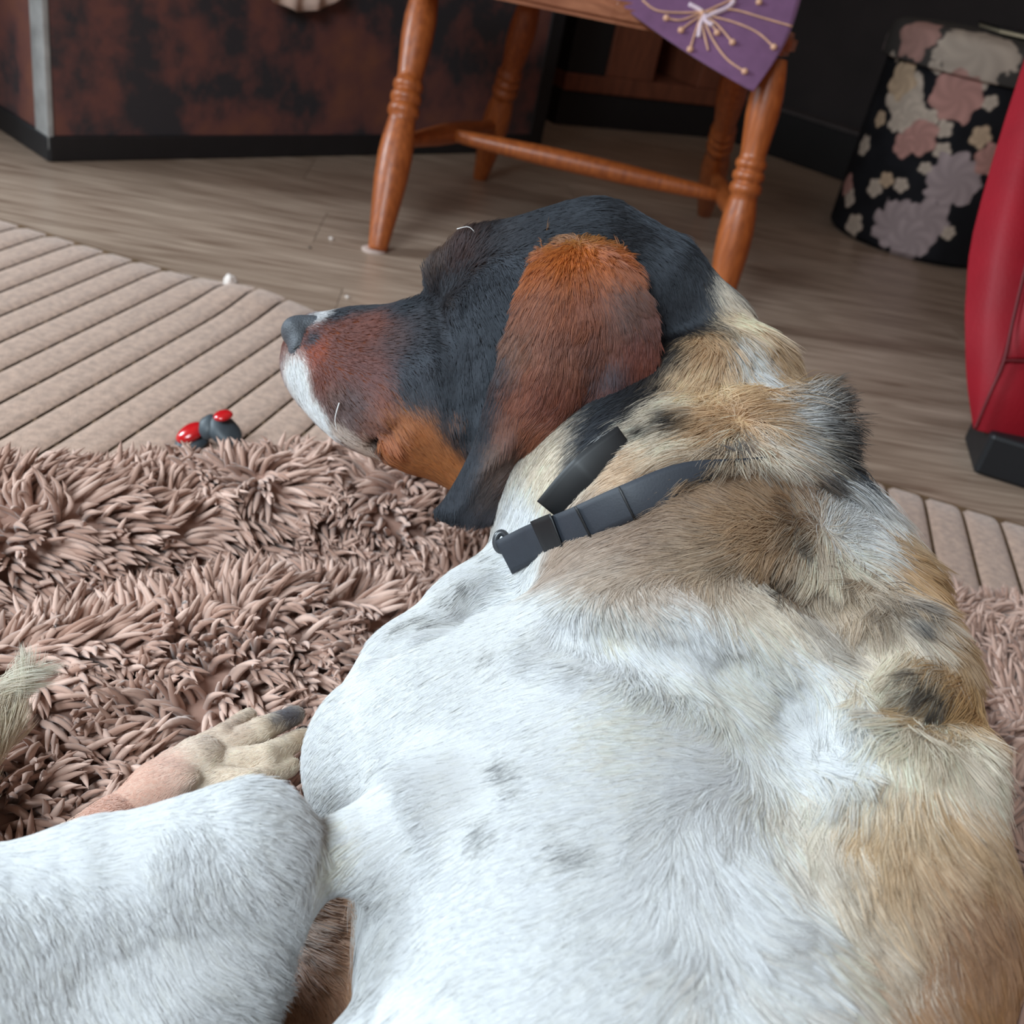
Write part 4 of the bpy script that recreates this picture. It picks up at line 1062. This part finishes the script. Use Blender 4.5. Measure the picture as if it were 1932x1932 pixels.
def fur_mat():
    m = bpy.data.materials.new('dog_fur'); m.use_nodes = True; nt = m.node_tree
    nt.nodes.clear()
    out = nt.nodes.new('ShaderNodeOutputMaterial')
    a = nt.nodes.new('ShaderNodeAttribute'); a.attribute_name = 'coat'
    df = nt.nodes.new('ShaderNodeBsdfDiffuse'); tr = nt.nodes.new('ShaderNodeBsdfTranslucent')
    hr = nt.nodes.new('ShaderNodeBsdfHair'); hr.component = 'Reflection'
    hr.inputs['RoughnessU'].default_value = .28; hr.inputs['RoughnessV'].default_value = .7
    hr.inputs['Color'].default_value = (.75, .85, 1, 1)
    m1 = nt.nodes.new('ShaderNodeMixShader'); m1.inputs[0].default_value = .42
    m2 = nt.nodes.new('ShaderNodeMixShader'); m2.inputs[0].default_value = .065
    nt.links.new(a.outputs['Color'], df.inputs[0]); nt.links.new(a.outputs['Color'], tr.inputs[0])
    nt.links.new(df.outputs[0], m1.inputs[1]); nt.links.new(tr.outputs[0], m1.inputs[2])
    nt.links.new(m1.outputs[0], m2.inputs[1]); nt.links.new(hr.outputs[0], m2.inputs[2])
    nt.links.new(m2.outputs[0], out.inputs[0])
    return m
FUR = fur_mat()
NFUR = 440000
if True:
    root, nor = scatter(BV, BQ, NFUR, view_weight)
    nor = grad(root)
    # no hair grows from the nose leather or where blanket or ground is below
    curves_obj('coat_fur', *strands(root, nor, GB_, .016, True, body_col, 14000), FUR, dog)
    root, nor = scatter(FV, FQ, 9000, view_weight)
    curves_obj('foot_fur', *strands(root, nor, GB_, .016, False, body_col, 900, rootr=.00014), FUR, dog)
    root, nor = scatter(EV, EQ, 34000, view_weight)
    o = curves_obj('ear_fur', *strands(root, nor, GE_, .012, False, ear_col, 2600), FUR, dog)

# ------------------------------------------------------------------ nose, eye, whiskers, claws
NOSE = plain('nose_leather', (74, 78, 84), 0.5, var=0.2, scale=120, bump=0.5, bscale=900)
DARK = plain('nostril_dark', (8, 8, 9), 0.5)
nose = link('nose', quads('nose', NV, NQ), NOSE, dog, True)
blob('nostril', W(562, 655, .6795), [CX * PR(10, .67) + CU * PR(9, .67), CU * PR(4, .67) - CX * PR(4, .67), FW * .003], DARK, nose, 3)
EYE = plain('eye_dark', (14, 10, 9), 0.1, coat=1)
blob('eye', W(832, 512, .668), [CX * .006, CU * .006, FW * .008], EYE, dog, 3)
WHI = plain('whisker', (225, 222, 220), 0.4)
for P in ([(862, 432), (884, 428), (897, 440)], [(668, 742), (675, 755), (681, 772)], [(640, 760), (632, 790), (636, 815)]):
    S_ = spline(np.array(P, float), 8); link('whisker', tube('whisker', [W(x, y, .648) for x, y in S_], np.linspace(.0004, .00012, 8), 5), WHI, dog, True)
LASH = plain('eyelash', (20, 16, 16), 0.6)
for P in ([(803, 520), (797, 512), (792, 500)], [(803, 512), (798, 505), (796, 494)], [(806, 505), (801, 498), (799, 488)]):
    S_ = spline(np.array(P, float), 6); link('eyelash', tube('eyelash', [W(x, y, .672) for x, y in S_], np.linspace(.0007, .0002, 6), 5), LASH, dog, True)
CLAW = plain('claw', (58, 50, 48), 0.35)
for (x, y) in ((470, 1348), (562, 1346), (572, 1380), (545, 1424)):
    a = onz(x - 8, y + 2, ZP + .002); b = onz(x + 12, y - 4, ZP - .004)
    link('claw', tube('claw', spline([a, (a + b) / 2 + Z * .002, b], 6), np.linspace(.0032, .0008, 6), 8), CLAW, dog, True)

# ================================================================== collar
CLR = plain('collar_webbing', (44, 48, 56), 0.6, var=0.12, scale=60, bump=0.08, bscale=900)
CLK = plain('collar_black', (16, 17, 20), 0.5)
collar = empty('dog_collar', tuple(W(1250, 950, .60)))
tag(collar, 'dark grey webbing collar worn round the dog\'s neck', 'collar')
def strap_on(name, line, half, mat, parent, lift=.006, n=60, th=.0022, lift1=None):
    """webbing laid on the coat: centre line and half width given on the neck"""
    Lc = spline(np.array(line, float), n)
    T = np.gradient(Lc, axis=0); T /= np.linalg.norm(T, axis=1, keepdims=True); Nn = np.stack([-T[:, 1], T[:, 0]], 1)
    rows = []
    for i in range(n):
        row = []
        for s in np.linspace(-1, 1, 5):
            q = Lc[i] + Nn[i] * s * half
            row.append(hit(*q))
        ds = [(p - CAM) @ FW for p in row if p is not None]
        dm = np.mean(ds) if ds else None
        rows.append((Lc[i], Nn[i], dm))
    dd = np.array([r[2] if r[2] is not None else np.nan for r in rows]); ok = ~np.isnan(dd)
    dd = np.interp(np.arange(n), np.arange(n)[ok], dd[ok])
    for _ in range(14): dd[1:-1] = (dd[:-2] + dd[1:-1] + dd[2:]) / 3
    V = []
    for sgn in (0, 1):
        for i in range(n):
            for s in np.linspace(-1, 1, 7):
                q = rows[i][0] + rows[i][1] * s * half
                V.append(W(q[0], q[1], dd[i] - (lift if lift1 is None else lift + (lift1 - lift) * max(0, i / (n - 1) - .45) / .55) + .0012 * s * s + sgn * th))
    k = n * 7; Q = []
    for i in range(n - 1):
        for j in range(6):
            a = i * 7 + j; Q += [(a, a + 7, a + 8, a + 1), (k + a, k + a + 1, k + a + 8, k + a + 7)]
        a = i * 7; Q.append((a, k + a, k + a + 7, a + 7)); a += 6; Q.append((a, a + 7, k + a + 7, k + a))
    for j in range(6):
        a = j; Q.append((a, a + 1, k + a + 1, k + a)); a = (n - 1) * 7 + j; Q.append((a, k + a, k + a + 1, a + 1))
    return link(name, quads(name, np.array(V), Q), mat, parent, True)
strap_on('strap', [(950, 1052), (1010, 1022), (1080, 995), (1180, 950), (1290, 908), (1400, 900), (1490, 892), (1572, 880)], 35, CLR, collar, .014, lift1=-.004)
strap_on('second_strap', [(1040, 968), (1090, 908), (1135, 868), (1185, 832)], 35, CLK, collar, .012, 40, lift1=.005)
strap_on('keeper_loop', [(1016, 1020), (1034, 1012), (1052, 1005)], 39, CLK, collar, .0165, 8)
strap_on('seam', [(1098, 987), (1100, 986), (1102, 985)], 34, CLK, collar, .0148, 4, .001)
strap_on('seam', [(1180, 950), (1182, 949), (1184, 948)], 34, CLK, collar, .0148, 4, .001)
an = np.linspace(0, 2 * math.pi, 25)
link('ring', tube('ring', [W(946 + 11 * math.cos(t), 1022 + 17 * math.sin(t), .598) for t in an], .0022, 8, False), plain('ring_metal', (60, 62, 66), 0.25), collar, True)

# ================================================================== shaggy blanket
bl_edge = [onz(-260, 862, .05), onz(0, 895, .05), onz(230, 893, .05), onz(420, 880, .05), onz(600, 855, .05), onz(760, 855, .05), onz(1200, 950, .05), onz(1600, 1060, .05), onz(1760, 1090, .05), onz(1932, 1115, .05), onz(2150, 1160, .05)]
bx = np.array([p[0] for p in bl_edge]); by = np.array([p[1] for p in bl_edge])
def far_edge(x): return np.interp(x, bx, by)
def bl_h(x, y):
    """height of the blanket's ground cloth"""
    x = np.asarray(x, float); y = np.asarray(y, float)
    e = far_edge(x) - y
    h = 0.014 + 0.034 * np.clip(e / 0.05, 0, 1) ** 0.6
    P = np.stack([x, y, x * 0], -1)
    left = np.clip((0.10 - x) / 0.2, 0, 1)
    h = h + left * (0.030 * np.exp(-((e - 0.095) / 0.06) ** 2) - 0.016 * np.exp(-((e - 0.20) / 0.035) ** 2) + 0.016 * np.exp(-((e - 0.29) / 0.06) ** 2))
    h = h + 0.010 * vnoise(P, 9, 1) + 0.005 * vnoise(P, 22, 2)
    return np.maximum(h, 0.013)
blk = empty('shaggy_blanket', (0, 0.4, 0.012))
tag(blk, 'mauve brown shaggy long-pile blanket spread under the dog', 'blanket')
PILE, _nt, _b = new_mat('blanket_pile')
def pile_mat():
    m, nt, b = new_mat('blanket_pile')
    g = nt.nodes.new('ShaderNodeNewGeometry'); r = nt.nodes.new('ShaderNodeValToRGB')
    r.color_ramp.elements[0].color = L4((164, 128, 112)); r.color_ramp.elements[1].color = L4((210, 178, 163))
    nt.links.new(g.outputs['Random Per Island'], r.inputs[0]); nt.links.new(r.outputs[0], b.inputs['Base Color'])
    b.inputs['Roughness'].default_value = .9; b.inputs['Specular IOR Level'].default_value = .15; b.inputs['Sheen Weight'].default_value = .3
    return m
PILE = pile_mat()
nx, ny = 150, 120
gx = np.linspace(-0.75, 0.75, nx); V = []
tt = np.linspace(0, 1, ny)
for t in tt:
    y = far_edge(gx) - t * (far_edge(gx) + 0.30)
    z = bl_h(gx, y)
    if t == 0: z = z * 0 + .012
    V.append(np.stack([gx, y, z], 1))
V = np.concatenate(V)
i, j = np.meshgrid(np.arange(nx - 1), np.arange(ny - 1)); i, j = i.ravel(), j.ravel(); a = j * nx + i
link('ground_cloth', quads('ground_cloth', V, np.stack([a, a + nx, a + nx + 1, a + 1], 1)), plain('blanket_cloth', (168, 134, 120), 0.95, .1), blk, True)
# the pile: thick soft yarn ends in drifting tufts
NP = 25000
X = rng.uniform(-0.73, 0.73, NP * 2); Yt = rng.random(NP * 2); Y = far_edge(X) + 0.006 - Yt * (far_edge(X) + 0.1)
P0 = np.stack([X, Y, bl_h(X, Y)], 1)
v = P0 - CAM; dep = v @ FW; sx = v @ CX / dep * FPX; sy = -v @ CU / dep * FPX
keep = (sx > -1350) & (sx < 2000) & (np.abs(sy) < 1250) & (sdf(P0) > 0.002)
# nothing of the pile shows under the dog's trunk
keep &= ~((sdf(P0 + Z * .03) < 0) & (sdf(P0 + Z * .06) < 0))
P0 = P0[keep][:NP]; n = len(P0)
e = 0.01
hx = (bl_h(P0[:, 0] + e, P0[:, 1]) - bl_h(P0[:, 0] - e, P0[:, 1])) / (2 * e); hy = (bl_h(P0[:, 0], P0[:, 1] + e) - bl_h(P0[:, 0], P0[:, 1] - e)) / (2 * e)
nor = np.stack([-hx, -hy, np.ones(n)], 1); nor /= np.linalg.norm(nor, axis=1, keepdims=True)
ang = 4.5 * vnoise(P0 * [1, 1, 0], 14, 5) + 2.2 * vnoise(P0 * [1, 1, 0], 30, 6) + rng.normal(0, .35, n)
lean = np.clip(1.0 + 0.8 * vnoise(P0 * [1, 1, 0], 20, 7) + rng.normal(0, .2, n), .15, 2.4)
dh = np.stack([np.cos(ang), np.sin(ang), np.zeros(n)], 1) * lean[:, None]
dh += np.stack([-hx, -hy, np.zeros(n)], 1) * 1.5
L = rng.uniform(.026, .046, n); K, SD = 7, 5
bend = rng.normal(0, .6, (n, 3)); r0 = rng.uniform(.0019, .0032, n)
C = np.empty((n, K, 3)); p = P0 - nor * .002; C[:, 0] = p
for k in range(1, K):
    t = k / (K - 1)
    dk = nor * (1.15 - .9 * t) + dh * (0.5 + .8 * t) + bend * t * .7
    dk /= np.linalg.norm(dk, axis=1, keepdims=True)
    p = p + dk * (L / (K - 1))[:, None]
    s = sdf(p); low = s < .003
    if low.any(): p[low] += grad(p[low]) * (.003 - s[low])[:, None]
    gz = bl_h(p[:, 0], p[:, 1]) + .001
    p[:, 2] = np.maximum(p[:, 2], gz)
    C[:, k] = p
# neighbouring yarn ends mat together into locks
ci = rng.choice(n, n // 6, replace=False); kd = kdtree.KDTree(len(ci))
for q, i_ in enumerate(ci): kd.insert(P0[i_], q)
kd.balance()
own = np.array([kd.find(q)[1] for q in P0.tolist()])
gd_ = C[ci[own]]; wgt = (rng.uniform(.1, .8, n)[:, None] * np.linspace(0, 1, K)[None, :])[:, :, None]
C = C * (1 - wgt) + (gd_ + (C[:, :1] - gd_[:, :1]) * .45) * wgt
T = np.gradient(C, axis=1); T /= np.linalg.norm(T, axis=2, keepdims=True) + 1e-9
ref = np.cross(T, np.stack([np.cos(ang + 1.3), np.sin(ang + 1.3), np.full(n, .3)], 1)[:, None, :]); ref /= np.linalg.norm(ref, axis=2, keepdims=True) + 1e-9
oth = np.cross(T, ref)
rr = np.array([1, 1.0, .97, .93, .85, .62, .03])[None, :] * r0[:, None]
th = np.arange(SD) * 2 * math.pi / SD
V = C[:, :, None, :] + rr[:, :, None, None] * (np.cos(th)[None, None, :, None] * ref[:, :, None, :] + np.sin(th)[None, None, :, None] * oth[:, :, None, :])
V = V.reshape(-1, 3)
base = (np.arange(n) * K * SD)[:, None, None, None]
kk = np.arange(K - 1)[None, :, None, None] * SD; ss = np.arange(SD)[None, None, :, None]
sn = (np.arange(SD) + 1) % SD
Q = np.concatenate([base + kk + ss, base + kk + sn[None, None, :, None], base + kk + SD + sn[None, None, :, None], base + kk + SD + ss], 3).reshape(-1, 4)
pile = link('pile', quads('pile', V, Q), PILE, blk, True); tag(pile, kind='stuff')
